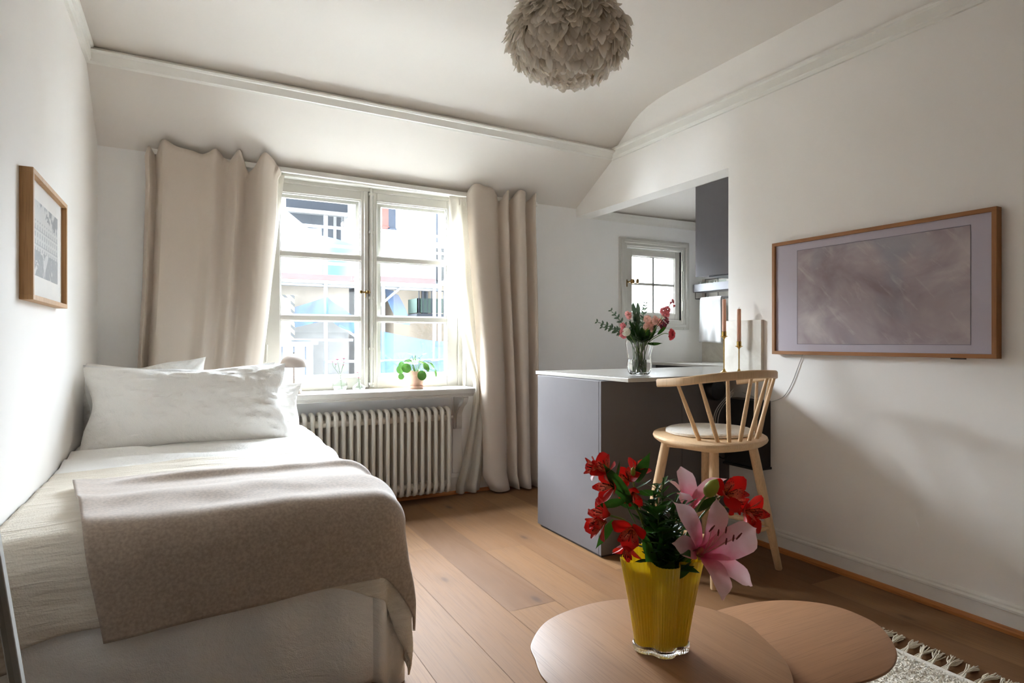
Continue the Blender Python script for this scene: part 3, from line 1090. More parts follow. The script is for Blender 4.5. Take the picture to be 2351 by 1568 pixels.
def pillow(label, c, u, v, w, h, t, seed, mat):
    c, u, v = V(c), V(u).normalized(), V(v)
    v = (v - u * v.dot(u)).normalized()
    n = u.cross(v)
    if n.y > 0:
        n = -n
    mb = MB()
    def face(sg):
        def fn(a, b_):
            s, q = a * 2 - 1, b_ * 2 - 1
            ex = 1 - (0.07 + 0.03 * math.sin(q * 4 + seed)) * (1 - q * q) * abs(s) ** 3
            ey = 1 - (0.085 + 0.035 * math.sin(s * 5 + seed * 2)) * (1 - s * s) * abs(q) ** 3
            body = max(0.0, (1 - abs(s) ** 2.6)) ** 0.55 * max(0.0, (1 - abs(q) ** 2.4)) ** 0.6
            T = t * 0.5 * body * (1 - 0.18 * q)
            wr = noise.noise(V((s * 2.6 + seed, q * 3.4, seed * 2))) * 0.016 + (abs(noise.noise(V((s * 7 + q * 3 + seed, q * 6 - s * 2.5, 1.7)))) - 0.2) * 0.022
            edge = smooth(0.55, 1.0, max(abs(s), abs(q)))
            ang = math.atan2(q, s)
            pk = 0.007 * edge * body * math.sin(ang * 26 + seed * 5 + 2 * math.sin(ang * 5))
            # radiating creases out of the corners
            cor = sum(math.exp(-(((abs(s) - 0.86) ** 2) + ((abs(q) - 0.82) ** 2)) / 0.08) for _ in (0,)) * 0.008 * math.sin((abs(s) - abs(q)) * 22 + seed)
            sag = -0.02 * (1 - abs(s)) * smooth(0.3, 1, q)
            off = T + (wr + pk + cor) * min(1.0, body * 1.6)
            rim = 0.004 * math.sin(s * 11 + seed) * edge
            return c + u * (s * w / 2 * ex) + v * (q * h / 2 * ey + sag) + n * (sg * off + rim)
        return fn
    mb.grid(face(1), 64, 44)
    mb.grid(face(-1), 64, 44)
    o = mb.build('pillow', mat, origin=c - v * (h / 2), weld=True)
    return tag(o, label, 'pillow', 'pillows at the head of the bed')


pillow('big white pillow at the front of the pillow pile', (0.012, 3.365, 0.79), (1, 0.02, 0.004), (0.0, 0.42, 0.9), 0.89, 0.43, 0.25, 1.1, M['percale'])
pillow('off-white pillow standing right behind the big front pillow against the left wall', (-0.020, 3.51, 0.782), (1, -0.02, 0.0), (0.0, 0.30, 0.95), 0.868, 0.43, 0.15, 2.7, M['percale_grey'])
pillow('white pillow at the back whose corner peeks over the pile before the curtain', (-0.21, 3.68, 0.803), (1, 0.02, 0.035), (-0.02, 0.25, 0.95), 0.60, 0.42, 0.13, 4.3, M['percale'])
pillow('white pillow half hidden at the window side of the pile beside the lamp', (0.235, 3.66, 0.715), (1, -0.05, -0.05), (0.0, 0.40, 0.9), 0.66, 0.36, 0.15, 5.9, M['percale'])

# ================================================================== WALLS: picture, television, mirror
pic = thing('framed_print', 'small oak framed etching of a palace and gondola on the left wall', 'picture', (XL, 2.64, 1.22))
# hangs on the left wall; corners out by 3 cm
y0, y1, z0, z1, x0, x1 = 2.34, 2.935, 1.228, 1.632, XL, XL + 0.035
fw = 0.016
for (a0, a1, c0, c1) in ((y0, y1, z1 - fw, z1), (y0, y1, z0, z0 + fw)):
    pass
b = MB()
b.box((x0, y0, z1 - fw), (x1, y1, z1))
b.box((x0, y0, z0), (x1, y1, z0 + fw))
b.box((x0, y0, z0 + fw), (x1, y0 + fw, z1 - fw))
b.box((x0, y1 - fw, z0 + fw), (x1, y1, z1 - fw))
b.build('frame', M['frame_oak'], pic, bevel=0.001, sm=False)
b = MB()
b.box((x0 + 0.002, y0 + fw, z0 + fw), (x0 + 0.018, y1 - fw, z1 - fw))
b.build('mount', M['mat_board'], pic, sm=False)
# etching: own procedural drawing of a facade over water
k = NT('etching')
tc = k.node('ShaderNodeTexCoord')
sp = k.node('ShaderNodeSeparateXYZ')
k.link(tc.outputs['Generated'], sp.inputs[0])
Yc, Zc = sp.outputs[1], sp.outputs[2]
fine = k.noise(k.coord((1, 160, 60), 'Object'), 1.0, 4, 0.7)
blot = k.noise(k.coord((1, 9, 9), 'Object'), 1.0, 5, 0.6, 1.0)
fac = k.math('MULTIPLY', k.math('GREATER_THAN', Zc, 0.34), k.math('LESS_THAN', Zc, 0.74))
wy = k.math('FRACT', k.math('MULTIPLY', Yc, 11.0))
wz = k.math('FRACT', k.math('MULTIPLY', Zc, 10.0))
wnd = k.math('MULTIPLY', k.math('LESS_THAN', k.math('ABSOLUTE', k.math('SUBTRACT', wy, 0.5)), 0.18), k.math('LESS_THAN', k.math('ABSOLUTE', k.math('SUBTRACT', wz, 0.5)), 0.33))
cor = k.math('LESS_THAN', k.math('ABSOLUTE', k.math('SUBTRACT', k.math('FRACT', k.math('MULTIPLY', Zc, 5.0)), 0.1)), 0.05)
draw = k.math('MULTIPLY', fac, k.math('MAXIMUM', k.math('MULTIPLY', wnd, 0.55), k.math('MULTIPLY', cor, 0.4)))
sky = k.math('MULTIPLY', k.math('GREATER_THAN', Zc, 0.74), k.math('MULTIPLY', k.math('GREATER_THAN', blot, 0.5), 0.8))
wat = k.math('MULTIPLY', k.math('LESS_THAN', Zc, 0.34), k.math('MULTIPLY', k.math('GREATER_THAN', blot, 0.46), 0.65))
tot = k.math('ADD', k.math('ADD', draw, sky), k.math('ADD', wat, 0.12))
tot = k.math('MULTIPLY', tot, k.math('ADD', k.math('MULTIPLY', fine, 1.1), 0.25))
k.set(Base_Color=k.mix(tot, rgb(214, 211, 205), rgb(92, 94, 98)), Roughness=0.6)
M['etching'] = k.m
b = MB()
b.box((x0 + 0.018, y0 + 0.10, z0 + 0.085), (x0 + 0.0188, y1 - 0.10, z1 - 0.075))
b.build('print', M['etching'], pic, sm=False)
b = MB()
b.box((x0 + 0.023, y0 + fw, z0 + fw), (x0 + 0.0245, y1 - fw, z1 - fw))
b.build('glazing', M['picture_glass'], pic, sm=False)

# television showing an abstract painting
ty0, ty1, tz0, tz1 = 1.218, 2.236, 1.034, 1.614
tx0, tx1 = XR - 0.042, XR - 0.004
tv = thing('television', 'wall television in brown wood frame showing a mauve abstract painting', 'television', (XR, 1.727, tz0))
bw = 0.017
for nm, box, mt in (('top', ((tx0, ty0, tz1 - bw), (tx1, ty1, tz1)), 'tv_oak'), ('bot', ((tx0, ty0, tz0), (tx1, ty1, tz0 + bw)), 'tv_oak'),
                    ('l', ((tx0, ty0, tz0 + bw), (tx1, ty0 + bw, tz1 - bw)), 'tv_oak_z'), ('r', ((tx0, ty1 - bw, tz0 + bw), (tx1, ty1, tz1 - bw)), 'tv_oak_z')):
    b = MB()
    b.box(*box)
    b.build('frame', M[mt], tv, bevel=0.001, sm=False)
b = MB()
b.box((tx0 + 0.012, ty0 + bw, tz0 + bw), (tx1, ty1 - bw, tz1 - bw))
k = NT('tv_passepartout')
k.set(Base_Color=rgb(178, 168, 178), Roughness=0.45)
M['passe'] = k.m
scr = b.build('screen', M['passe'], tv, sm=False)
k = NT('abstract_painting')
n1 = k.noise(k.coord((1, 3.0, 4.4)), 1.0, 4, 0.55, 0.5)
n2 = k.noise(k.coord((1, 1.9, 2.6)), 1.0, 3, 0.5, 0.4)
n3 = k.noise(k.coord((1, 2.2, 2.0)), 1.3, 2, 0.5, 0.3)
tcp = k.node('ShaderNodeTexCoord')
rot = k.node('ShaderNodeMapping')
rot.vector_type = 'TEXTURE'
rot.inputs['Rotation'].default_value = (0.8, 0, 0)
rot.inputs['Scale'].default_value = (1, 0.16, 0.035)
k.link(tcp.outputs['Object'], rot.inputs['Vector'])
brush = k.noise(rot.outputs['Vector'], 1.0, 4, 0.6, 0.5)
vor = k.node('ShaderNodeTexVoronoi')
vor.feature = 'SMOOTH_F1'
vor.inputs['Scale'].default_value = 1.0
vor.inputs['Smoothness'].default_value = 0.35
wob = k.mix(0.12, k.coord((1, 6.5, 9.0)), k.node('ShaderNodeTexNoise').outputs['Color'])
k.link(wob, vor.inputs['Vector'])
c = k.ramp(n1, [(0.3, rgb(128, 108, 113)), (0.45, rgb(158, 143, 146)), (0.56, rgb(176, 164, 164)), (0.7, rgb(198, 188, 184))])
c = k.mix(k.math('MULTIPLY', vor.outputs['Distance'], 0.5), c, rgb(150, 130, 134))
c = k.mix(k.ramp(n2, [(0.52, (0, 0, 0, 1)), (0.66, (0.75, 0.75, 0.75, 1))]), c, rgb(134, 110, 116))
c = k.mix(k.ramp(n3, [(0.32, (0.6, 0.6, 0.6, 1)), (0.44, (0, 0, 0, 1))]), c, rgb(136, 136, 146))
c = k.mix(k.ramp(brush, [(0.56, (0, 0, 0, 1)), (0.72, (0.32, 0.32, 0.32, 1))]), c, rgb(206, 196, 192))
k.set(Base_Color=c, Roughness=0.5)
M['painting'] = k.m
b = MB()
b.box((tx0 + 0.0112, ty0 + 0.094, tz0 + 0.054), (tx0 + 0.012, ty1 - 0.146, tz1 - 0.056))
b.build('picture', M['painting'], scr, sm=False)
b = MB()
ly0, ly1, lz0, lz1 = ty0 + 0.093, ty1 - 0.145, tz0 + 0.053, tz1 - 0.055
for p, q in (((ly0, lz0), (ly1, lz0)), ((ly0, lz1), (ly1, lz1)), ((ly0, lz0), (ly0, lz1)), ((ly1, lz0), (ly1, lz1))):
    b.box((tx0 + 0.0105, min(p[0], q[0]) - 0.001, min(p[1], q[1]) - 0.001), (tx0 + 0.0113, max(p[0], q[0]) + 0.001, max(p[1], q[1]) + 0.001))
b.build('bevel_line', plain('bevel_line', rgb(110, 102, 110), 0.6), scr, sm=False)
b = MB()
b.box((tx0 + 0.004, 1.33, tz0 - 0.005), (tx0 + 0.02, 1.38, tz0))
b.build('sensor', M['black'], tv, sm=False)
b = MB()
b.tube(curve_pts([(XR - 0.006, 2.078, 1.036), (XR - 0.006, 2.10, 0.985), (XR - 0.006, 2.145, 0.88), (XR - 0.006, 2.19, 0.815), (XR - 0.006, 2.25, 0.785), (XR - 0.006, 2.32, 0.775), (XR - 0.008, 2.40, 0.80), (XR - 0.008, 2.46, 0.815)], 6), 0.0022, 6)
tag(b.build('television_cable', M['white_cable'], origin=(XR, 2.2, 0.775)), 'thin cable hanging from the television to the box below the worktop', 'cable')

# leaning mirror at the very left
mir = thing('floor_mirror', 'tall white framed mirror leaning on the left wall, its edge just in view', 'mirror', (-0.25, 1.1, 0.0))
A0, A1 = V((-0.222, 1.49, 0.0)), V((-0.417, 1.49, 1.5))
dv = (A1 - A0).normalized()
nv = V((dv.z, 0, -dv.x)) * -1
LM = (A1 - A0).length


def mbox(bm, ya, yb, sa, sb, na, nb):
    c = A0 + dv * ((sa + sb) / 2) - nv * ((na + nb) / 2)
    c.y = (ya + yb) / 2
    bm.obox(c, (0, (yb - ya) / 2, 0), dv * ((sb - sa) / 2), nv * ((nb - na) / 2))


nv = V((-dv.z, 0, dv.x)).normalized()   # into the wall
A0 = A0 + V((0, 0, 0.004))
b = MB()
for (ya, yb, sa, sb) in ((1.466, 1.49, 0, LM), (0.71, 0.734, 0, LM), (0.734, 1.466, 0, 0.024), (0.734, 1.466, LM - 0.024, LM)):
    mbox(b, ya, yb, sa, sb, -0.026, 0.0)
b.build('frame', M['mirror_white'], mir, bevel=0.002, sm=False)
b = MB()
mbox(b, 0.734, 1.466, 0.024, LM - 0.024, -0.016, -0.010)
b.build('mirror_glass', M['mirror'], mir, sm=False)

# ================================================================== PENDANT
PC = V((1.142, 1.768, 2.146))
pend = thing('pendant_lamp', 'round pendant lamp covered in white feathers under the ceiling', 'lamp', PC)
b = MB()
b.lathe([(0.035, -0.122), (0.08, -0.115), (0.14, -0.078), (0.178, 0.0), (0.14, 0.078), (0.07, 0.115), (0.02, 0.125), (0.0, 0.125)], PC, 28)
core = b.build('shade_core', M['feather_core'], pend)
rnd = random.Random(11)
b = MB()
rings = 26


def quill(t):
    w_ = 0.30 + 0.70 * math.sin(min(1.0, t * 1.35) * PI / 2)
    return w_ * (1 - 0.80 * max(0.0, (t - 0.6) / 0.4) ** 2)


for r_ in range(rings):
    ph = lerp(PI * 0.5, -PI * 0.485, r_ / (rings - 1))
    cnt = max(8, int(84 * math.cos(ph)))
    for i in range(cnt):
        th = 2 * PI * (i + rnd.random() * 0.9) / cnt + r_ * 0.7
        p2 = ph + rnd.uniform(-0.05, 0.05)
        out = V((math.cos(p2) * math.cos(th), math.cos(p2) * math.sin(th), math.sin(p2)))
        base = PC + V((out.x * 0.177, out.y * 0.177, out.z * 0.119))
        down = V((math.sin(p2) * math.cos(th), math.sin(p2) * math.sin(th), -math.cos(p2)))
        dirn = (down * rnd.uniform(0.8, 1.0) + out * rnd.uniform(0.22, 0.50)).normalized()
        side = out.cross(down).normalized()
        dirn = (dirn + side * rnd.uniform(-0.25, 0.25)).normalized()
        side = (side + out * rnd.uniform(-0.3, 0.3)).normalized()
        L_ = rnd.uniform(0.055, 0.076)
        if rnd.random() < 0.12:
            L_ *= 1.12
        b.blade(base, dirn, side, L_, rnd.uniform(0.026, 0.044), quill,
                bend=rnd.uniform(-0.5, 0.8), cup=rnd.uniform(-0.6, 0.4), nl=5, twist=rnd.uniform(-0.6, 0.6), wave=0.0008)
for i in range(26):   # loose tuft round the lower opening
    th = 2 * PI * i / 26 + rnd.uniform(-0.1, 0.1)
    base = PC + V((math.cos(th) * 0.05, math.sin(th) * 0.05, -0.124))
    b.blade(base, V((math.cos(th) * 0.5, math.sin(th) * 0.5, -0.75)), V((-math.sin(th), math.cos(th), 0)), 0.042, 0.026,
            lambda t: math.sin(0.25 + t * 2.4), bend=rnd.uniform(-0.6, 0.9), cup=0.3, nl=5)
b.build('feathers', M['feather'], pend)
b = MB()
b.tube([PC + V((0, 0, 0.12)), (PC.x, PC.y, 2.71)], 0.003, 8)
b.build('cord', M['white_cable'], pend)
b = MB()
b.lathe([(0.0, 0.0), (0.05, 0.0), (0.045, -0.03), (0.012, -0.045), (0.0, -0.045)][::-1], (PC.x, PC.y, 2.727), 24)
b.build('ceiling_cup', M['trim_paint'], pend)

# ================================================================== ON THE WINDOW SILL
tl = thing('table_lamp', 'small cream mushroom table lamp on the window sill', 'lamp', (0.578, 4.03, SZ))
c = V((0.578, 4.03, SZ))
b = MB()
b.lathe([(0, 0), (0.046, 0), (0.048, 0.004), (0.048, 0.022), (0.045, 0.026), (0, 0.026)], c, 32)
b.build('base', M['lamp_cream'], tl)
b = MB()
b.tube([c + V((0, 0, 0.026)), c + V((0, 0, 0.245))], 0.006, 12)
b.build('stem', M['lamp_cream'], tl)
b = MB()
prof = [(0.083, 0.165)] + [(0.083 * math.cos(t), 0.165 + 0.085 * math.sin(t)) for t in [i * PI / 2 / 12 for i in range(13)]]
b.lathe(prof[1:-1] + [(0.0, 0.25)], c, 36)
b.v = b.v
sh = b.build('shade', M['lamp_cream'], tl)
b = MB()
b.tube([c + V((0, 0, 0.248)), c + V((0, 0, 0.258))], 0.006, 12)
b.build('switch', M['steel'], tl)


def astrantia(mb_st, mb_fl, path, heads):
    mb_st.tube(curve_pts(path, 6), 0.0013, 6)
    for hp, r in heads:
        hp = V(hp)
        for i in range(11):
            th = 2 * PI * i / 11
            mb_fl.blade(hp, V((math.cos(th), math.sin(th), 0.35)), V((-math.sin(th), math.cos(th), 0)), r, r * 0.5,
                        lambda t: math.sin(0.3 + t * 2.6), nl=3)
        for i in range(9):
            th = 2.4 * i
            q = 0.3 * r * math.sqrt(i / 9)
            mb_fl.lathe([(0, 0), (r * 0.14, r * 0.1), (r * 0.1, r * 0.35), (0, r * 0.45)], hp + V((q * math.cos(th), q * math.sin(th), 0.0)), 6)


c = V((0.875, 4.095, SZ))
bv = tag(bpy.data.objects.new('bud_vase', None), 'small ribbed round glass bud vase on the sill', 'vase', 'glass bud vases on the sill')
COL.objects.link(bv)
bv.location = c
WORLD['bud_vase'] = c.copy()
b = MB()
rib = lambda th, z: 1 + 0.035 * abs(math.cos(th * 9))
b.lathe([(0.0, 0.002), (0.02, 0.0), (0.036, 0.012), (0.046, 0.034), (0.042, 0.056), (0.026, 0.074), (0.011, 0.082), (0.009, 0.088), (0.012, 0.094)], c, 72, rib)
b.build('body', M['thin_glass'], bv, solid=0.0015)
b = MB()
b.lathe([(0.0, 0.004), (0.019, 0.003), (0.034, 0.014), (0.042, 0.032), (0.0, 0.0321)], c, 36)
b.build('water', M['thin_glass'], bv)
fl_ = thing('flower_stem', 'burgundy flower sprig with five heads in the ribbed bud vase', 'flower', c + V((0, 0, 0.02)))
st, fb = MB(), MB()
T = c + V((0.004, 0.0, 0.09))
astrantia(st, fb, [c + V((0.012, 0, 0.01)), T, c + V((-0.006, 0, 0.15)), c + V((-0.018, -0.004, 0.205))], [(c + V((-0.018, -0.004, 0.205)), 0.016)])
astrantia(st, fb, [T, c + V((-0.015, 0.004, 0.125)), c + V((-0.042, 0.006, 0.165)), c + V((-0.047, 0.004, 0.19))], [(c + V((-0.047, 0.004, 0.19)), 0.013)])
astrantia(st, fb, [c + V((-0.030, 0.004, 0.15)), c + V((-0.027, 0.0, 0.176))], [(c + V((-0.027, 0.0, 0.176)), 0.010)])
astrantia(st, fb, [T, c + V((0.012, 0, 0.14)), c + V((0.024, 0.004, 0.185)), c + V((0.026, 0.004, 0.208))], [(c + V((0.026, 0.004, 0.21)), 0.014), (c + V((0.012, -0.004, 0.197)), 0.011), (c + V((0.024, -0.008, 0.187)), 0.012)])
astrantia(st, fb, [c + V((0.014, 0, 0.145)), c + V((0.021, -0.004, 0.17))], [(c + V((0.021, -0.006, 0.170)), 0.011)])
for q in (-0.02, 0.022):
    st.blade(c + V((0.005, 0, 0.112)), V((q, 0, 0.03)), V((0, 1, 0)), 0.028, 0.010, lambda t: math.sin(0.2 + t * 2.8), nl=4)
st.build('stem', M['stem_dark'], fl_)
fb.build('blossom', M['burgundy'], fl_)
c = V((1.0, 4.10, SZ))
bv2 = tag(bpy.data.objects.new('bud_vase', None), 'tiny flattened glass bud vase with a narrow neck on the sill', 'vase', 'glass bud vases on the sill')
COL.objects.link(bv2)
bv2.location = c
WORLD[bv2.name] = c.copy()
b = MB()
b.lathe([(0.0, 0.002), (0.024, 0.0), (0.04, 0.012), (0.043, 0.022), (0.034, 0.034), (0.014, 0.044), (0.008, 0.052), (0.008, 0.066), (0.012, 0.072)], c, 40)
b.build('body', M['thin_glass'], bv2, solid=0.0015)
b = MB()
b.lathe([(0.0, 0.004), (0.022, 0.003), (0.038, 0.012), (0.04, 0.02), (0.0, 0.0201)], c, 32)
b.build('water', M['thin_glass'], bv2)
fl_ = thing('flower_stem', 'short burgundy flower sprig in the tiny flattened bud vase', 'flower', c + V((0, 0, 0.02)))
st, fb = MB(), MB()
astrantia(st, fb, [c + V((0.005, 0, 0.01)), c + V((0.0, 0, 0.07)), c + V((-0.004, 0, 0.10)), c + V((-0.002, 0.01, 0.115))], [(c + V((-0.006, 0.01, 0.115)), 0.012)])
astrantia(st, fb, [c + V((0.0, 0, 0.06)), c + V((-0.004, -0.005, 0.082))], [(c + V((-0.004, -0.006, 0.082)), 0.012)])
st.build('stem', M['stem_dark'], fl_)
fb.build('blossom', M['burgundy'], fl_)

c = V((1.385, 4.065, SZ))
pp = thing('potted_plant', 'green plant with round coin leaves in a terracotta pot on the sill', 'plant', c)
b = MB()
b.lathe([(0, 0.0), (0.048, 0.0), (0.056, 0.022), (0.052, 0.022), (0.046, 0.006), (0, 0.006)], c, 36)
b.build('saucer', M['terracotta'], pp)
b = MB()
b.lathe([(0, 0.007), (0.042, 0.007), (0.046, 0.02), (0.056, 0.092), (0.0625, 0.094), (0.0645, 0.122), (0.058, 0.122), (0.055, 0.108), (0, 0.108)], c, 40)
b.build('pot', M['terracotta'], pp)
b = MB()
b.lathe([(0.0, 0.118), (0.055, 0.112), (0.055, 0.109), (0.0, 0.109)][::-1], c, 24)
b.build('soil', M['soil'], pp)
b, st = MB(), MB()
leaves = [  # tip offset (x, y, z from sill), radius, facing
    (-0.085, -0.05, 0.145, 0.033, (-0.2, -1, 0.2)), (-0.118, -0.02, 0.135, 0.030, (-0.7, -0.7, 0.1)), (-0.10, 0.02, 0.165, 0.026, (-0.8, -0.4, 0.3)),
    (0.012, -0.085, 0.095, 0.034, (0.1, -1, 0.1)), (0.135, -0.02, 0.105, 0.026, (0.75, -0.6, 0.1)), (0.125, 0.02, 0.155, 0.028, (0.6, -0.5, 0.5)),
    (0.085, -0.01, 0.15, 0.027, (0.8, -0.5, 0.3)), (0.045, -0.06, 0.155, 0.026, (0.5, -0.8, 0.2)), (-0.05, 0.02, 0.185, 0.030, (-0.2, -0.5, 0.8)),
    (0.0, 0.03, 0.195, 0.028, (0.0, -0.35, 0.9)), (-0.02, -0.03, 0.175, 0.024, (-0.1, -0.3, 0.95)), (0.05, 0.04, 0.18, 0.026, (0.4, 0.2, 0.8)),
    (-0.12, -0.045, 0.09, 0.022, (-0.6, -0.8, 0.0)), (-0.075, 0.05, 0.16, 0.026, (-0.4, 0.3, 0.8)), (0.07, -0.035, 0.135, 0.022, (0.6, -0.7, 0.2))]
for (lx, ly, lz, r, nr) in leaves:
    p = c + V((lx, ly, lz))
    nr = V(nr).normalized()
    st.tube(curve_pts([c + V((lx * 0.08, ly * 0.08, 0.11)), c + V((lx * 0.4, ly * 0.4, 0.11 + (lz - 0.09) * 0.9 + 0.02)), c + V((lx * 0.8, ly * 0.8, lz + 0.022)), p + V((0, 0, r * 0.25))], 5), 0.0018, 6)
    ax = nr.cross(V((0.2, 0.1, 1))).normalized()
    ay = nr.cross(ax)
    cen = p
    vs = [cen + nr * (-0.004)]
    for rr in (0.5, 1.0):
        for q in range(20):
            th = 2 * PI * q / 20
            vs.append(cen + ax * (r * rr * math.cos(th)) + ay * (r * rr * math.sin(th)) + nr * (-0.004 + 0.005 * rr * rr))
    fs = [(0, 1 + q, 1 + (q + 1) % 20) for q in range(20)]
    fs += [(1 + q, 21 + q, 21 + (q + 1) % 20, 1 + (q + 1) % 20) for q in range(20)]
    b.add(vs, fs)
for q, (lx, lz) in enumerate(((-0.03, 0.235), (0.045, 0.235))):
    st.tube(curve_pts([c + V((0, 0.01, 0.11)), c + V((lx * 0.4, 0.01, 0.18)), c + V((lx, 0.0, lz))], 5), 0.0013, 6)
    b.blade(c + V((lx, 0, lz)), V((-0.7 if lx < 0 else 0.7, 0, 0.2)), V((0, 1, 0.2)), 0.03, 0.012, lambda t: math.sin(0.2 + t * 2.8), nl=4)
b.build('leaves', M['pilea'], pp)
st.build('stem', M['stem'], pp)

# ================================================================== KITCHEN
CT = 0.92
isl = thing('kitchen_peninsula', 'grey kitchen peninsula cabinet, its dark face towards the bar stool', 'cabinet', (2.3, 2.85, 0.0))
b = MB()
b.box((1.851, 2.579, 0.012), (1.871, 3.20, CT - 0.022))
b.build('side_panel', M['cabinet_grey'], isl, bevel=0.0012, sm=False)
b = MB()
b.box((1.851, 2.559, 0.012), (2.392, 2.577, CT - 0.022))
b.build('front_panel', M['cabinet_grey'], isl, bevel=0.0012, sm=False)
b = MB()
b.box((2.394, 2.559, 0.012), (XR - 0.004, 2.577, CT - 0.022))
b.build('front_panel', M['cabinet_grey'], isl, bevel=0.0012, sm=False)
b = MB()
b.box((1.873, 2.579, 0.05), (XK - 0.64, 3.18, CT - 0.022))
b.build('carcass', M['cabinet_grey'], isl, sm=False)
b = MB()
b.box((1.86, 2.57, 0.0), (XK - 0.64, 3.17, 0.05))
b.build('plinth', M['cabinet_dark'], isl, sm=False)
b = MB()
b.add([(1.897, 2.400, CT - 0.02), (XR - 0.001, 2.400, CT - 0.02), (XR - 0.001, 2.571, CT - 0.02), (XK - 0.602, 2.571, CT - 0.02), (XK - 0.602, 3.285, CT - 0.02), (1.885, 3.285, CT - 0.02)] +
      [(1.897, 2.400, CT), (XR - 0.001, 2.400, CT), (XR - 0.001, 2.571, CT), (XK - 0.602, 2.571, CT), (XK - 0.602, 3.285, CT), (1.885, 3.285, CT)],
      [(5, 4, 3, 2, 1, 0), (6, 7, 8, 9, 10, 11)] + [(q, (q + 1) % 6, 6 + (q + 1) % 6, 6 + q) for q in range(6)])
o = b.build('worktop', M['worktop'], origin=(2.4, 2.8, CT - 0.02), bevel=0.0015, sm=False)
tag(o, 'pale stone worktop on the grey peninsula', 'worktop')

kc = thing('base_cabinet', 'grey base cabinet with dark grip gap along the far kitchen wall', 'cabinet', (3.84, 3.3, 0.0))
b = MB()
b.box((XK - 0.56, 1.95, 0.08), (XK - 0.004, YB - 0.012, CT - 0.022))
b.build('body', M['cabinet_dark'], kc, sm=False)
for d0, d1 in ((1.95, 2.55), (2.553, 3.15), (3.153, 3.75), (3.753, YB - 0.012)):
    b = MB()
    b.box((XK - 0.58, d0, 0.08), (XK - 0.56, d1, CT - 0.06))
    b.build('door', M['cabinet_grey'], kc, bevel=0.001, sm=False)
b = MB()
b.box((XK - 0.52, 1.95, 0.0), (XK - 0.01, YB - 0.02, 0.08))
b.build('plinth', M['cabinet_dark'], kc, sm=False)
b = MB()
b.box((XK - 0.60, 1.92, CT - 0.02), (XK - 0.003, YB - 0.003, CT))
o = b.build('worktop', M['worktop'], origin=(3.83, 3.0, CT - 0.02), bevel=0.0015, sm=False)
tag(o, 'stone worktop along the far kitchen wall under the tea towel', 'worktop')
b = MB()
b.box((XK - 0.012, 1.95, CT + 0.001), (XK, YB - 0.002, 1.66))
struct(b.build('wall_kitchen_splashback', M['slab'], sm=False))
wc = thing('wall_cabinet', 'grey handleless wall cabinet in the kitchen', 'cabinet', (3.96, 3.2, 1.64))
b = MB()
b.box((XK - 0.41, 2.2, 1.636), (XK - 0.002, 3.798, 2.372))
b.build('body', M['cabinet_grey'], wc, sm=False)
for d0, d1 in ((2.2, 2.72), (2.723, 3.26), (3.263, 3.80)):
    b = MB()
    b.box((XK - 0.43, d0, 1.631), (XK - 0.411, d1, 2.374))
    b.build('door', M['cabinet_grey'], wc, bevel=0.001, sm=False)
b = MB()
b.box((XK - 0.38, 3.0, 1.624), (XK - 0.05, 3.70, 1.636))
b.build('hood_filter', M['dark_wire'], wc, sm=False)
# metal shelf with rails below it
ms = thing('wall_shelf', 'grey metal shelf with wire rail below the kitchen wall cabinet', 'shelf', (XK - 0.08, 3.6, 1.535))
b = MB()
sx0 = XK - 0.15
b.box((sx0, 3.0, 1.535), (sx0 + 0.003, 4.115, 1.605))
b.box((sx0, 3.0, 1.535), (XK - 0.013, 4.115, 1.539))
b.box((sx0, 4.112, 1.535), (XK - 0.013, 4.115, 1.605))
b.build('tray', M['metal_shelf'], ms, sm=False)
b = MB()
for yy in (4.10, 3.95, 3.70, 3.3):
    b.tube([(sx0 + 0.012, yy, 1.535), (sx0 + 0.012, yy, 1.478)], 0.003, 6)
    b.tube([(XK - 0.02, yy, 1.66), (XK - 0.02, yy, 1.478)], 0.003, 6)
b.tube([(sx0 + 0.012, 4.10, 1.478), (sx0 + 0.012, 3.1, 1.478)], 0.003, 6)
b.tube([(XK - 0.02, 4.10, 1.478), (XK - 0.02, 3.1, 1.478)], 0.003, 6)
b.tube([(sx0 + 0.012, 4.10, 1.478), (XK - 0.02, 4.10, 1.478)], 0.003, 6)
b.tube([(XK - 0.02, 4.10, 1.655), (XK - 0.02, 3.1, 1.655)], 0.003, 6)
b.build('wire_rail', M['dark_wire'], ms)
g = MB()
gl = None
glab = ['drinking glass at the window end of the metal kitchen shelf', 'second drinking glass from the window end of the metal shelf',
        'third drinking glass from the window end of the metal shelf', 'fourth drinking glass from the window end of the metal shelf']
for i, yy in enumerate((4.06, 3.95, 3.83, 3.71)):
    if gl is None:
        g.lathe([(0.0, 0.003), (0.028, 0.0), (0.034, 0.09), (0.032, 0.09), (0.026, 0.006), (0, 0.006)], (XK - 0.095, yy, 1.5395), 24)
        gl = g.build('drinking_glass', M['thin_glass'], origin=(XK - 0.095, yy, 1.5395))
        o = gl
    else:
        o = gl.copy()
        COL.objects.link(o)
        o.location = (XK - 0.095, yy, 1.5395)
    tag(o, glab[i], 'glass', 'glasses on the kitchen shelf')
b = MB()


def towel(u, v):
    y = lerp(4.035, 3.795, u)
    f = abs(v * 2 - 1)            # 0 at the fold over the rail, 1 at the hems
    side = -1 if v < 0.5 else 1
    z = 1.486 - f * (0.395 if side < 0 else 0.37)
    r = min(1.0, f * 25)
    x = sx0 + 0.012 + side * (0.010 * r + 0.006 * f) + 0.007 * math.sin(u * 8 + 1.0) * f + 0.004 * math.sin(u * 19) * f
    return V((x, y - 0.02 * f * (u - 0.5), z + 0.006 * math.sin(u * 5) * f))


b.grid(towel, 30, 44)
tag(b.build('tea_towel', M['linen'], origin=(sx0, 3.91, 1.09), solid=0.004), 'white tea towel folded over the rail under the kitchen shelf', 'towel')

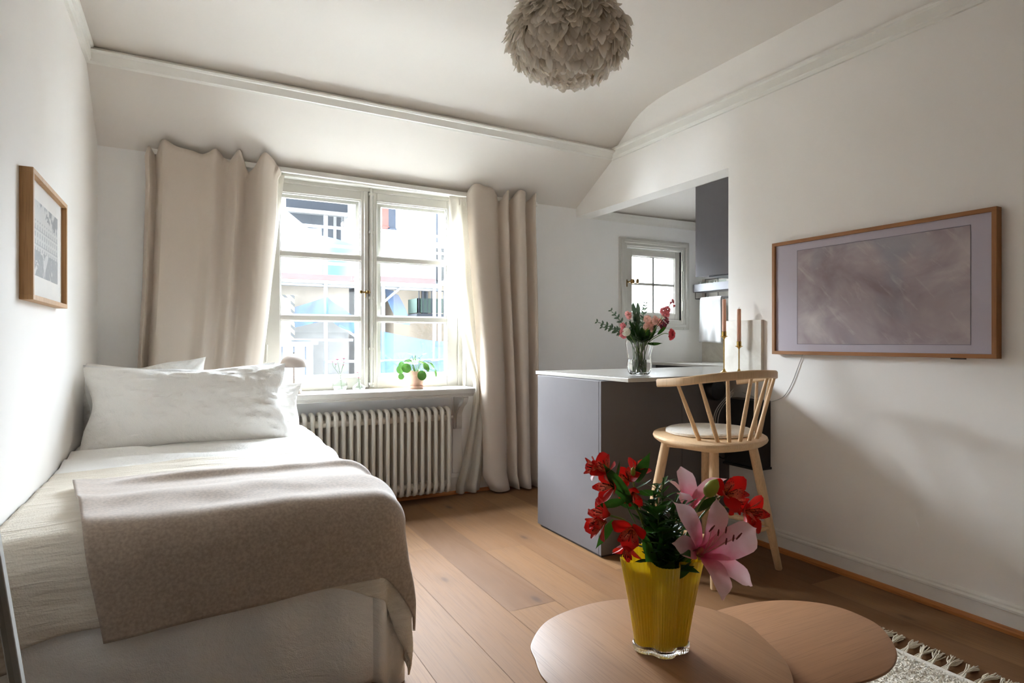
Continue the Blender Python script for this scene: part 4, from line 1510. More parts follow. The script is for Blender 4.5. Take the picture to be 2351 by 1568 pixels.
# stone slab and candlesticks on the peninsula
b = MB()
lean = V((0.02, 0, 0.3)).normalized()
b.box((XR - 0.022, 2.322, CT + 0.001), (XR - 0.002, 2.585, 1.218))
tag(b.build('stone_slab', M['slab'], origin=(XR - 0.012, 2.45, CT + 0.001), bevel=0.001, sm=False), 'rectangular beige stone slab standing on the worktop against the wall', 'slab')
for (cx, cy, hs, hc, lab, labc) in (
        (2.634, 2.487, 0.235, 0.195, 'taller brass candlestick on the worktop', 'peach taper candle in the taller brass candlestick'),
        (2.695, 2.437, 0.18, 0.195, 'shorter brass candlestick nearer the bar stool', 'peach taper candle in the shorter brass candlestick')):
    c = V((cx, cy, CT + 0.0008))
    cs = thing('candlestick', lab, 'candlestick', c, 'brass candlesticks on the worktop')
    b = MB()
    b.lathe([(0, 0), (0.034, 0.0), (0.035, 0.003), (0.022, 0.007), (0.010, 0.014), (0.0045, 0.028), (0, 0.028)], c, 28)
    b.build('base', M['brass'], cs)
    b = MB()
    b.tube([c + V((0, 0, 0.024)), c + V((0, 0, hs - 0.036))], 0.0034, 12)
    b.build('stem', M['brass'], cs)
    b = MB()
    b.lathe([(0, hs - 0.042), (0.004, hs - 0.042), (0.009, hs - 0.034), (0.02, hs - 0.028), (0.021, hs - 0.026), (0.0125, hs - 0.024), (0.0125, hs), (0.0112, hs), (0.0112, hs - 0.02), (0, hs - 0.02)], c, 28)
    b.build('cup', M['brass'], cs)
    q = c + V((0, 0, hs - 0.02))
    cd = thing('candle', labc, 'candle', q, 'taper candles in brass candlesticks')
    b = MB()
    b.lathe([(0, 0.0005), (0.0108, 0.0005), (0.0105, hc), (0.0085, hc + 0.004), (0, hc + 0.005)], q, 24)
    b.build('wax', M['candle'], cd)
    b = MB()
    b.tube(curve_pts([q + V((0, 0, hc + 0.003)), q + V((0, 0, hc + 0.01)), q + V((0.002, 0, hc + 0.015))], 3), 0.0008, 6)
    b.build('wick', M['wick'], cd)

# electronics hanging under the worktop
bb = thing('media_box', 'black media box mounted on the wall below the worktop behind the bar stool', 'box', (XR - 0.06, 2.36, 0.42))
b = MB()
b.box((XR - 0.106, 2.275, 0.43), (XR - 0.002, 2.50, 0.785))
b.build('body', M['black'], bb, bevel=0.004, sm=False)
b = MB()
b.box((XR - 0.112, 2.268, 0.418), (XR - 0.002, 2.507, 0.43))
b.build('tray', M['black'], bb, bevel=0.002, sm=False)
b = MB()
b.lathe([(0, -0.03), (0.055, -0.03), (0.06, -0.024), (0.06, 0.024), (0.055, 0.03), (0, 0.03)], (0, 0, 0), 32)
R = Matrix.Rotation(PI / 2, 3, 'X')
b.v = [R @ p + V((2.60, 2.525, 0.832)) for p in b.v]
tag(b.build('cable_reel', M['black'], origin=(2.60, 2.525, 0.832)), 'round black reel fixed under the worktop behind the bar stool', 'reel')
for i, (dx, dz, lab) in enumerate(((0.0, 0.0, 'outermost grey cable looping down beside the black media box'), (0.016, 0.02, 'middle grey cable looping down beside the black media box'), (0.035, 0.01, 'inner grey cable looping close to the black media box'))):
    b = MB()
    b.tube(curve_pts([(2.668, 2.45, 0.84 - dz), (2.63 + dx, 2.46, 0.80), (2.575 + dx, 2.49, 0.72), (2.565 + dx, 2.50, 0.62 + dz), (2.60 + dx * 0.5, 2.49, 0.56 + dz)], 6), 0.0022, 6)
    tag(b.build('power_cable', M['white_cable'], origin=(2.6, 2.48, 0.56)), lab, 'cable', 'cables beside the media box')
b = MB()
b.tube(curve_pts([(2.63, 2.47, 0.56), (2.58, 2.50, 0.50), (2.61, 2.48, 0.455), (2.645, 2.46, 0.47)], 6), 0.004, 6)
tag(b.build('power_cable', M['black'], origin=(2.61, 2.48, 0.45)), 'black cable curling under the bar stool seat', 'cable', 'cables beside the media box')
b = MB()
b.obox((2.615, 2.455, 0.53), (0.011, 0, -0.012), (0, 0.01, 0), (0.010, 0, 0.012))
tag(b.build('cable_plug', M['blue_plug'], origin=(2.615, 2.455, 0.52), bevel=0.002, sm=False), 'small blue plug among the cables under the stool', 'plug')

# ================================================================== BAR STOOL
stl = thing('bar_stool', 'light beech bar stool with curved spindle back at the peninsula', 'bar stool', (2.2, 2.15, 0.0))
seat_pts = [(1.895, 2.10), (1.905, 1.965), (1.955, 1.882), (2.06, 1.855), (2.20, 1.872), (2.33, 1.937), (2.425, 2.06), (2.445, 2.20), (2.405, 2.335), (2.30, 2.41), (2.17, 2.425), (2.04, 2.375), (1.94, 2.255)]
ol = [(p.x, p.y) for p in curve_pts([(x, y, 0) for x, y in seat_pts], 6, closed=True)]
b = MB()
b.stack(ol, [(-0.05, 0.626), (-0.018, 0.632), (-0.004, 0.643), (0.0, 0.652), (-0.003, 0.662), (-0.012, 0.667)])
b.build('seat', M['beech'], stl)
legs = [((2.061, 2.003), (2.103, 2.045)), ((2.521, 2.036), (2.345, 2.045)), ((1.92, 2.335), (1.99, 2.235)), ((2.425, 2.42), (2.30, 2.29))]
for (fx, fy), (tx, ty) in legs:
    b = MB()
    P0, P1 = V((fx, fy, 0.0)), V((tx, ty, 0.628))
    pts = [P0.lerp(P1, t) for t in (0, 0.008, 0.3, 0.65, 0.9, 1.0)]
    b.tube(pts, [0.0135, 0.0165, 0.0195, 0.022, 0.0215, 0.020], 16)
    b.build('leg', M['beech'], stl)
for bc, ba, bn in (((2.05, 2.13, 0.617), (0.052, -0.095, 0), (0.022, 0.012, 0)), ((2.32, 2.17, 0.617), (0.025, 0.11, 0), (0.022, -0.006, 0))):
    b = MB()
    b.obox(bc, ba, bn, (0, 0, 0.010))
    b.build('seat_batten', M['beech'], stl, bevel=0.002, sm=False)
feet = [V((f[0], f[1], 0)).lerp(V((t[0], t[1], 0.628)), 0.21 / 0.628) for f, t in legs]
for i, j, dz in ((0, 1, 0), (0, 2, 0.012), (2, 3, 0.0), (1, 3, 0.012)):
    b = MB()
    p, q = feet[i] + V((0, 0, dz)), feet[j] + V((0, 0, dz))
    b.tube([p, p.lerp(q, 0.5), q], [0.0095, 0.013, 0.0095], 12)
    b.build('stretcher', M['beech'], stl)
rail_pts = [(1.828, 2.105, 0.918), (1.836, 2.03, 0.924), (1.85, 1.965, 0.932), (1.892, 1.893, 0.945), (1.98, 1.847, 0.955), (2.10, 1.829, 0.961), (2.21, 1.841, 0.959), (2.33, 1.902, 0.952), (2.42, 1.998, 0.94), (2.457, 2.12, 0.918), (2.434, 2.215, 0.901)]
RP = curve_pts(rail_pts, 8)
b = MB()
secn = [(-0.011, -0.014), (-0.007, -0.018), (0.007, -0.018), (0.011, -0.014), (0.011, 0.012), (0.006, 0.018), (-0.006, 0.018), (-0.011, 0.012)]
b.ribbon_sweep(RP, secn)
# round the two ends
b.build('back_rail', M['beech'], stl, bevel=0.003)
sp_b = [(1.985, 2.01), (2.02, 1.938), (2.06, 1.916), (2.115, 1.910), (2.167, 1.908), (2.237, 1.928), (2.301, 1.968), (2.367, 2.046), (2.395, 2.13)]
sp_t = [(1.846, 2.0, 0.918), (1.88, 1.906, 0.932), (1.98, 1.850, 0.944), (2.10, 1.832, 0.951), (2.21, 1.844, 0.948), (2.328, 1.905, 0.94), (2.42, 2.0, 0.928), (2.455, 2.11, 0.906), (2.443, 2.185, 0.908)]
for (bx, by), tp in zip(sp_b[:8], sp_t[:8]):
    b = MB()
    p, q = V((bx, by, 0.655)), V(tp)
    b.tube([p, p.lerp(q, 0.3), p.lerp(q, 0.7), q], [0.0088, 0.0098, 0.0085, 0.0072], 12)
    b.build('spindle', M['beech'], stl)
b = MB()
pad = [(2.185 + 0.205 * math.cos(t), 2.155 + 0.195 * math.sin(t)) for t in [2 * PI * i / 72 for i in range(72)]]
rp = random.Random(5)
pad = [(2.185 + (x - 2.185) * (1 + rp.uniform(-0.012, 0.012)), 2.155 + (y - 2.155) * (1 + rp.uniform(-0.012, 0.012))) for x, y in pad]
b.stack(pad, [(-0.01, 0.6675), (0.0, 0.672), (0.0, 0.682), (-0.012, 0.690), (-0.05, 0.693), (-0.12, 0.694), (-0.17, 0.694)])
tag(b.build('seat_cushion', M['shearling'], origin=(2.185, 2.155, 0.6675)), 'round white fleece pad on the bar stool seat', 'cushion')

# ================================================================== COFFEE TABLES, RUG
def table(label, pts, zt, th, mat, legs_, rot):
    cx = sum(p[0] for p in pts) / len(pts)
    cy = sum(p[1] for p in pts) / len(pts)
    t = thing('coffee_table', label, 'table', (cx, cy, 0), 'nested oak coffee tables')
    ol = [(p.x, p.y) for p in curve_pts([(x, y, 0) for x, y in pts], 10, closed=True)]
    b = MB()
    b.stack(ol, [(-0.022, zt - th), (-0.008, zt - th * 0.55), (-0.001, zt - th * 0.3), (0.0, zt - th * 0.2), (-0.001, zt - 0.0012), (-0.0035, zt)])
    b.build('tabletop', mat, t)
    for lx, ly in legs_:
        b = MB()
        p, q = V((lx + (lx - cx) * 0.10, ly + (ly - cy) * 0.10, 0.013)), V((lx, ly, zt - th + 0.001))
        b.tube([p, p.lerp(q, 0.5), q], [0.012, 0.016, 0.02], 16)
        b.build('leg', mat, t)
    b = MB()
    for i in range(len(legs_)):
        p, q = legs_[i], (cx, cy)
        b.tube([(p[0], p[1], zt - th - 0.012), (q[0], q[1], zt - th - 0.012)], 0.011, 8)
    b.build('underframe', mat, t)
    return t


table('higher round oak coffee table with the yellow vase on it',
      [(0.652, 1.09), (0.676, 1.182), (0.705, 1.25), (0.80, 1.332), (0.927, 1.362), (1.03, 1.352), (1.118, 1.303), (1.185, 1.238), (1.222, 1.165), (1.23, 1.10), (1.212, 1.035), (1.15, 0.905), (1.05, 0.82), (0.91, 0.785), (0.77, 0.835), (0.675, 0.95)],
      0.40, 0.020, M['oak_table'], [(0.78, 1.20), (1.08, 1.18), (0.92, 0.90)], 0)
table('lower rounded oak coffee table tucked under the higher one near the rug fringe',
      [(1.15, 1.16), (1.20, 1.215), (1.287, 1.25), (1.414, 1.243), (1.50, 1.22), (1.565, 1.18), (1.61, 1.125), (1.622, 1.06), (1.602, 0.98), (1.511, 0.885), (1.40, 0.84), (1.28, 0.845), (1.18, 0.89), (1.12, 0.97), (1.115, 1.07)],
      0.355, 0.020, M['oak_table2'], [(1.28, 1.12), (1.52, 1.08), (1.33, 0.93)], 0)

rug = thing('rug', 'cream shaggy rug with a knotted fringe under the coffee tables', 'rug', (1.4, 0.6, 0.0))
RGX0, RGX1, RGY0, RGY1 = 0.72, 2.235, -0.35, 1.60
b = MB()
b.box((RGX0, RGY0, 0.0005), (RGX1, RGY1, 0.007))
b.build('backing', M['rug'], rug, bevel=0.002, sm=False)
rr = random.Random(21)
b = MB()


def pile_h(x, y):
    g = abs(((x + y) / 0.20) % 1 - 0.5) * 2
    g2 = abs(((x - y) / 0.20) % 1 - 0.5) * 2
    return 0.35 if (g > 0.82 or g2 > 0.86) else 1.0


for i in range(26000):
    if i < 17000:
        x, y = rr.uniform(1.55, RGX1 - 0.03), rr.uniform(0.70, RGY1)
    else:
        x, y = rr.uniform(RGX0, RGX1 - 0.03), rr.uniform(RGY0, RGY1)
    h = pile_h(x, y)
    th = rr.uniform(0, 2 * PI)
    d = V((math.cos(th) * 0.8, math.sin(th) * 0.8, 0.7))
    s = V((-math.sin(th), math.cos(th), 0))
    L = rr.uniform(0.011, 0.017) * (0.5 + 0.5 * h)
    p = V((x, y, 0.006))
    m = p + d * (L * 0.55)
    e = p + V((d.x * L, d.y * L, 0.7 * L * 0.8 if h > 0.5 else 0.35 * L))
    w = 0.0016
    b.add([p - s * w, p + s * w, m + s * w, m - s * w, e], [(0, 1, 2, 3), (3, 2, 4)])
o = b.build('pile', M['rug'], rug, sm=False)
b = MB()
y = RGY1 - 0.03
while y > 0.2:
    off = rr.uniform(-0.012, 0.012)
    for s_ in range(17):
        yy = y + rr.uniform(-0.012, 0.012)
        L = rr.uniform(0.085, 0.125)
        dy = rr.uniform(-0.022, 0.022) + off + 0.012
        pts = [(RGX1 - 0.004, yy, 0.005), (RGX1 + 0.02, y + (yy - y) * 0.4, 0.009 + rr.uniform(0, 0.004)), (RGX1 + L * 0.55, y + dy * 0.4 + rr.uniform(-0.006, 0.006), 0.006 + rr.uniform(0, 0.008)),
               (RGX1 + L, y + dy, 0.003 + rr.uniform(0, 0.004))]
        b.tube(curve_pts(pts, 3), 0.0019, 5)
    y -= rr.uniform(0.042, 0.052)
b.build('fringe', M['fringe'], rug)

# ================================================================== YELLOW VASE AND ITS FLOWERS
RT, DP = V((0.886, -0.464, 0)), V((0.464, 0.886, 0))   # across and away from the sofa side of the table
VC = V((0.953, 1.09, 0.40))
yv = thing('vase', 'yellow fluted wavy glass vase on the higher coffee table', 'vase', VC)


def lob(th, z):
    c5 = 5 * (th - math.radians(243))
    return 1 + (0.10 + 0.12 * z / 0.21) * (math.cos(c5) - 0.22 * math.cos(2 * c5)) + 0.05 * math.cos(2 * (th - math.radians(150))) + 0.011 * math.cos(76 * th)


b = MB()
b.lathe([(0.0, 0.012), (0.046, 0.012), (0.0525, 0.018), (0.055, 0.03), (0.062, 0.09), (0.070, 0.15), (0.0785, 0.208), (0.0790, 0.2125), (0.0775, 0.2125), (0.0765, 0.208), (0.068, 0.15), (0.060, 0.09), (0.050, 0.03), (0.0, 0.028)], VC, 456, lob)
b.build('body', M['yellow_glass'], yv)
b = MB()
b.lathe([(0.0, 0.0006), (0.050, 0.0006), (0.056, 0.004), (0.0572, 0.010), (0.0575, 0.019), (0.0560, 0.020), (0.0530, 0.0175), (0.0462, 0.0115), (0.0, 0.0115)], VC, 228, lob)
b.build('foot', M['glass'], yv)


def vp(r, h, d=0.0):
    return VC + RT * r + DP * d + V((0, 0, h))


leaf_shape = lambda t: math.sin(min(1.0, 0.12 + t * 0.95) * PI) ** 0.8
petal_shape = lambda t: (0.25 + 0.75 * smooth(0, 0.55, t)) * (1 - 0.92 * smooth(0.68, 1.0, t) ** 1.3)


def any_side(d):
    d = V(d).normalized()
    s = d.cross(V((0, 0, 1)))
    return s.normalized() if s.length > 0.1 else V((1, 0, 0))


def alstro(parent, pos, face, size=0.036, seed=0):
    size *= 1.18
    """trumpet bloom of six petals, three broad plain, three narrow flecked"""
    rn = random.Random(seed)
    face = V(face).normalized()
    a = any_side(face)
    c2 = a.cross(face).normalized()
    pos = V(pos)
    b1, b2 = MB(), MB()
    for i in range(6):
        th = PI / 3 * i + rn.uniform(-0.1, 0.1) + seed
        o = a * math.cos(th) + c2 * math.sin(th)
        sd = face.cross(o)
        outer = i % 2 == 0
        d = face * (0.75 if outer else 0.95) + o * (0.62 if outer else 0.42)
        (b1 if outer else b2).blade(pos, d, sd, size * (1.12 if outer else 1.1) * rn.uniform(0.92, 1.08), size * (0.74 if outer else 0.44),
                                    lambda t: (0.22 + 0.78 * smooth(0, 0.6, t)) * (1 - 0.75 * smooth(0.74, 1.0, t)),
                                    bend=rn.uniform(0.25, 0.8) if outer else rn.uniform(0.1, 0.6), cup=-0.25, nl=7)
    bl = b1.build('bloom', M['alstro_petal'], parent)
    b2.build('inner_petals', M['alstro_inner'], bl)
    st = MB()
    for i in range(4):
        th = 1.57 * i
        o = a * math.cos(th) + c2 * math.sin(th)
        st.tube([pos, pos + face * size * 0.5 + o * size * 0.1, pos + face * size * 0.85 + o * size * 0.18], [0.0006, 0.0006, 0.0012], 5)
    st.build('stamens', M['anther'], bl)


def stem_path(mb, pts, r0=0.003, r1=0.0022):
    P = curve_pts(pts, 6)
    mb.tube(P, [lerp(r0, r1, i / (len(P) - 1)) for i in range(len(P))], 8)


def leaf(mb, p, q, width, side=None, bend=0.4, cup=0.25):
    p, q = V(p), V(q)
    d = q - p
    sd = side if side is not None else any_side(d)
    mb.blade(p, d, sd, d.length * 1.05, width, leaf_shape, bend=bend, cup=cup, nl=8)


def flower_stem(label, name='flower_stem', group='stems in the yellow vase', cat='flower', at=None):
    return thing(name, label, cat, at if at is not None else vp(0, 0.032), group)


# left high red stem
s1 = flower_stem('red alstroemeria stem with the highest blooms on the left of the yellow vase')
st, lf = MB(), MB()
stem_path(st, [vp(0.01, 0.035), vp(-0.02, 0.20), vp(-0.045, 0.30), vp(-0.082, 0.352), vp(-0.108, 0.392), vp(-0.122, 0.405)])
stem_path(st, [vp(-0.075, 0.345), vp(-0.095, 0.362, -0.01), vp(-0.108, 0.37, -0.01)], 0.002, 0.0016)
leaf(lf, vp(-0.07, 0.335, -0.01), vp(-0.136, 0.428, -0.02), 0.030, RT * 0.5 + V((0, 0, 0.6)))
leaf(lf, vp(-0.085, 0.34, -0.015), vp(-0.150, 0.325, -0.03), 0.022, V((0, 0, 1)) + DP)
leaf(lf, vp(-0.10, 0.385), vp(-0.085, 0.425, 0.01), 0.010)
leaf(lf, vp(-0.05, 0.32), vp(-0.10, 0.335, 0.03), 0.02, V((0, 0, 1)))
st.build('stem', M['stem'], s1)
lf.build('leaves', M['leaf'], s1)
alstro(s1, vp(-0.118, 0.398), RT * -0.5 + V((0, 0, 0.75)) - DP * 0.45, 0.038, 1)
alstro(s1, vp(-0.136, 0.408, 0.01), RT * -0.9 + V((0, 0, 0.15)) - DP * 0.3, 0.030, 2)
alstro(s1, vp(-0.104, 0.373, -0.012), RT * -0.8 + V((0, 0, 0.05)) - DP * 0.5, 0.038, 3)
# middle-left red stem behind
s2 = flower_stem('red alstroemeria stem behind, below the tallest green leaf of the yellow vase')
st, lf = MB(), MB()
stem_path(st, [vp(0.0, 0.035), vp(-0.02, 0.22, 0.02), vp(-0.045, 0.33, 0.03), vp(-0.058, 0.385, 0.03)])
leaf(lf, vp(-0.052, 0.375, 0.02), vp(-0.024, 0.448, 0.01), 0.028, RT)
leaf(lf, vp(-0.05, 0.36, 0.02), vp(-0.012, 0.375, 0.02), 0.012)
leaf(lf, vp(-0.045, 0.35, 0.02), vp(0.0, 0.352, 0.0), 0.015, V((0, 0, 1)))
st.build('stem', M['stem'], s2)
lf.build('leaves', M['leaf'], s2)
alstro(s2, vp(-0.054, 0.385, 0.035), RT * 0.3 + V((0, 0, 0.7)) - DP * 0.2, 0.036, 4)
alstro(s2, vp(-0.066, 0.375, 0.03), RT * -0.3 + V((0, 0, 0.5)) - DP * 0.6, 0.030, 5)
alstro(s2, vp(-0.058, 0.352, 0.02), RT * -0.2 + V((0, 0, -0.3)) - DP * 0.7, 0.030, 6)
bd = MB()
bd.lathe([(0.0, 0), (0.005, 0.004), (0.006, 0.012), (0.003, 0.020), (0, 0.022)], vp(-0.062, 0.392, -0.002), 12)
bd.build('bud', M['bud'], s2)
# low left red stem
s3 = flower_stem('red alstroemeria stem with blooms hanging low over the left rim of the yellow vase')
st, lf = MB(), MB()
stem_path(st, [vp(0.0, 0.035), vp(-0.025, 0.19, -0.02), vp(-0.05, 0.265, -0.03), vp(-0.085, 0.30, -0.035), vp(-0.122, 0.312, -0.03)])
stem_path(st, [vp(-0.045, 0.255, -0.03), vp(-0.065, 0.285, -0.05), vp(-0.078, 0.292, -0.06)], 0.002, 0.0016)
stem_path(st, [vp(-0.05, 0.262, -0.03), vp(-0.08, 0.272, -0.05), vp(-0.085, 0.258, -0.055)], 0.0018, 0.0014)
leaf(lf, vp(-0.11, 0.30, -0.03), vp(-0.156, 0.245, -0.04), 0.022, V((0, 0, 1)))
leaf(lf, vp(-0.06, 0.29, -0.02), vp(-0.09, 0.335, -0.01), 0.012)
leaf(lf, vp(-0.03, 0.22, -0.03), vp(-0.05, 0.285, -0.05), 0.022, RT)
leaf(lf, vp(-0.02, 0.185, -0.03), vp(-0.045, 0.27, -0.055), 0.026, RT)
st.build('stem', M['stem'], s3)
lf.build('leaves', M['leaf'], s3)
alstro(s3, vp(-0.118, 0.312, -0.03), RT * -0.85 + V((0, 0, 0.25)) - DP * 0.2, 0.040, 7)
alstro(s3, vp(-0.128, 0.300, -0.035), RT * -0.9 + V((0, 0, -0.2)) - DP * 0.4, 0.040, 8)
alstro(s3, vp(-0.074, 0.292, -0.058), RT * -0.35 + V((0, 0, -0.2)) - DP * 0.8, 0.042, 9)
alstro(s3, vp(-0.085, 0.262, -0.055), RT * -0.25 + V((0, 0, -0.8)) - DP * 0.4, 0.036, 10)
# right red stem
s4 = flower_stem('red alstroemeria stem reaching out to the right of the pink lilies')
st, lf = MB(), MB()
stem_path(st, [vp(0.01, 0.035), vp(0.05, 0.20, 0.03), vp(0.10, 0.28, 0.04), vp(0.145, 0.335, 0.03), vp(0.16, 0.35, 0.02)])
stem_path(st, [vp(0.125, 0.312, 0.035), vp(0.165, 0.315, 0.025), vp(0.19, 0.31, 0.02)], 0.002, 0.0016)
leaf(lf, vp(0.135, 0.30, 0.02), vp(0.128, 0.352, 0.01), 0.015, RT)
leaf(lf, vp(0.14, 0.29, 0.03), vp(0.172, 0.262, 0.04), 0.014, V((0, 0, 1)))
st.build('stem', M['stem'], s4)
lf.build('leaves', M['leaf'], s4)
alstro(s4, vp(0.155, 0.345, 0.02), RT * 0.1 + V((0, 0, 0.45)) - DP * 0.8, 0.044, 11)
alstro(s4, vp(0.170, 0.330, 0.03), RT * 0.4 + V((0, 0, -0.1)) - DP * 0.7, 0.034, 12)
alstro(s4, vp(0.195, 0.308, 0.02), RT * 0.55 + V((0, 0, 0.1)) - DP * 0.7, 0.046, 13)
alstro(s4, vp(0.200, 0.300, 0.025), RT * 0.55 + V((0, 0, -0.6)) - DP * 0.4, 0.034, 14)


# pink lily stem with an open bloom, one turned away and a bud
s5 = flower_stem('pink lily stem with one open bloom towards the room and a yellow green bud')
st, lf = MB(), MB()
stem_path(st, [vp(0.0, 0.035), vp(0.03, 0.17, -0.01), vp(0.055, 0.215, -0.025), vp(0.072, 0.228, -0.04)], 0.004, 0.0035)
stem_path(st, [vp(0.03, 0.17, -0.01), vp(0.062, 0.26, 0.0), vp(0.086, 0.32, 0.0), vp(0.102, 0.35, -0.01)], 0.003, 0.0025)
stem_path(st, [vp(0.04, 0.20, 0.0), vp(0.06, 0.26, 0.03), vp(0.074, 0.30, 0.035)], 0.003, 0.0025)
leaf(lf, vp(0.085, 0.315, 0.0), vp(0.135, 0.345, 0.0), 0.02, V((0, 0, 1)))
leaf(lf, vp(0.03, 0.18, -0.02), vp(0.075, 0.262, -0.01), 0.034, RT)
leaf(lf, vp(0.01, 0.16, -0.03), vp(0.05, 0.232, -0.055), 0.034, V((0, 0, 1)) + RT)
leaf(lf, vp(0.02, 0.19, -0.02), vp(-0.012, 0.27, -0.03), 0.036, RT)
leaf(lf, vp(0.0, 0.18, -0.045), vp(0.055, 0.208, -0.07), 0.030, V((0, 0, 1)))
leaf(lf, vp(-0.01, 0.18, -0.05), vp(0.012, 0.232, -0.07), 0.028, RT)
st.build('stem', M['stem'], s5)
lf.build('leaves', M['leaf'], s5)
base = vp(0.072, 0.226, -0.04)
fdir = (RT * 0.42 + V((0, 0, 0.36)) - DP * 0.72).normalized()
throat = base + fdir * 0.028
lb, lb2 = MB(), MB()
tips = [((0.030, 0.340, -0.055), 0.036, 1), ((0.016, 0.262, -0.075), 0.034, 0), ((0.128, 0.338, -0.045), 0.040, 0), ((0.190, 0.285, -0.075), 0.052, 1),
        ((0.172, 0.196, -0.095), 0.034, 0), ((0.108, 0.196, -0.135), 0.044, 1)]
ctr = base + fdir * 0.055
for (tp, w, inner) in tips:
    tpw = vp(*tp)
    vec_ = tpw - base
    d0 = (vec_.normalized() * 0.72 + fdir * 0.45).normalized()
    rad = (vec_ - fdir * vec_.dot(fdir)).normalized()
    sd = fdir.cross(rad)
    # blade bends along side x d: make it fall outwards
    nrm = sd.cross(d0)
    sgn = -1 if nrm.dot(fdir) > 0 else 1
    lb.blade(base, d0, sd, vec_.length * 1.14, w * 1.32, lambda t: (0.30 + 0.70 * smooth(0.0, 0.5, t)) * (1 - 0.96 * smooth(0.66, 1.0, t) ** 2.0), bend=sgn * 1.25, cup=-sgn * 0.34, nl=14, wave=0.0022)
bl = lb.build('bloom', M['lily_petal'], s5)
sm_, an = MB(), MB()
for i, (r_, h_, d_) in enumerate(((0.086, 0.303, -0.10), (0.098, 0.296, -0.105), (0.116, 0.300, -0.10), (0.113, 0.279, -0.11), (0.128, 0.286, -0.11), (0.140, 0.290, -0.11))):
    e = vp(r_, h_, d_)
    sm_.tube(curve_pts([base + fdir * 0.02, base.lerp(e, 0.55) + fdir * 0.012, e], 5), 0.0009, 6)
    dd = V((0, 0, 0.007)) + RT * (0.006 if i in (0, 5) else 0.001)
    an.tube([e - dd, e, e + dd], [0.0012, 0.0021, 0.0012], 6)
sm_.build('filaments', M['stock_pink'], bl)
an.build('anthers', M['anther'], bl)
lb = MB()
base = vp(0.076, 0.296, 0.035)
fdir = (V((0, 0, 0.8)) + RT * 0.25 + DP * 0.35).normalized()
for tp, w in (((0.066, 0.412, 0.03), 0.036), ((0.142, 0.392, 0.035), 0.040), ((0.054, 0.352, 0.02), 0.030), ((0.146, 0.335, 0.06), 0.036), ((0.10, 0.39, 0.09), 0.036), ((0.06, 0.37, 0.08), 0.034)):
    vec_ = vp(*tp) - base
    rad = (vec_ - fdir * vec_.dot(fdir)).normalized()
    d0 = (vec_.normalized() * 0.8 + fdir * 0.4).normalized()
    sd = fdir.cross(rad)
    sgn = -1 if sd.cross(d0).dot(fdir) > 0 else 1
    lb.blade(base, d0, sd, vec_.length * 1.08, w * 1.25, lambda t: (0.30 + 0.70 * smooth(0.0, 0.5, t)) * (1 - 0.96 * smooth(0.66, 1.0, t) ** 2.0), bend=sgn * 0.9, cup=-sgn * 0.3, nl=10, wave=0.001)
lb.build('bloom', M['lily_petal'], s5)
b = MB()
P0, P1 = vp(0.102, 0.348, -0.01), vp(0.127, 0.388, -0.012)
ax = (P1 - P0).normalized()
pp_ = [P0 + ax * ((P1 - P0).length * t) for t in (0, 0.08, 0.25, 0.5, 0.75, 0.92, 1.0)]
b.tube(pp_, [0.003, 0.009, 0.0145, 0.0155, 0.0125, 0.006, 0.001], 18)
b.build('bud', M['bud'], s5)

# three leafy sprigs filling the middle
rg = random.Random(33)
for (lab, ang, tops, mt, wd) in (
        ('dark leafy greenery sprig in the middle of the yellow vase', 0.0, ((-0.005, 0.30, 0.01), (0.02, 0.27, 0.03), (-0.03, 0.29, 0.0), (0.03, 0.30, 0.02), (-0.02, 0.34, 0.02), (0.045, 0.25, 0.0), (0.0, 0.25, -0.03)), 'leaf_dark', 0.016),
        ('feathery greenery sprig rising between the red blooms and the lilies', 1.0, ((0.012, 0.385, 0.02), (0.04, 0.345, 0.01), (0.055, 0.335, 0.0), (0.0, 0.37, 0.03), (-0.015, 0.36, 0.0), (0.025, 0.32, -0.01)), 'leaf', 0.009),
        ('broad leaved greenery sprig at the front rim of the yellow vase', 2.0, ((-0.012, 0.33, -0.03), (-0.005, 0.29, -0.045), (0.03, 0.24, -0.06)), 'leaf', 0.03)):
    sg = flower_stem(lab, 'greenery_sprig', cat='greenery')
    st, lf = MB(), MB()
    for tp in tops:
        top = vp(*tp)
        root = vp(0.0, 0.035)
        mid = root.lerp(top, 0.5) + V((0, 0, 0.03))
        P = curve_pts([root, mid, top], 8)
        st.tube(P, [lerp(0.0028, 0.0012, i / (len(P) - 1)) for i in range(len(P))], 6)
        n_ = 24 if wd < 0.02 else 10
        for i in range(n_):
            q = P[int(lerp(0.45, 0.99, i / (n_ - 1)) * (len(P) - 1))]
            th = 2.4 * i + ang
            d = RT * math.cos(th) + DP * math.sin(th) * 0.8 + V((0, 0, rg.uniform(0.1, 0.9)))
            L = rg.uniform(0.03, 0.055) if wd < 0.02 else rg.uniform(0.045, 0.07)
            lf.blade(q, d, any_side(d) + V((0, 0, rg.uniform(-0.4, 0.4))), L, wd * rg.uniform(0.8, 1.2), leaf_shape, bend=rg.uniform(-0.8, 0.3), cup=0.2, nl=5)
    st.build('stem', M['stem_dark'], sg)
    lf.build('leaves', M[mt], sg)

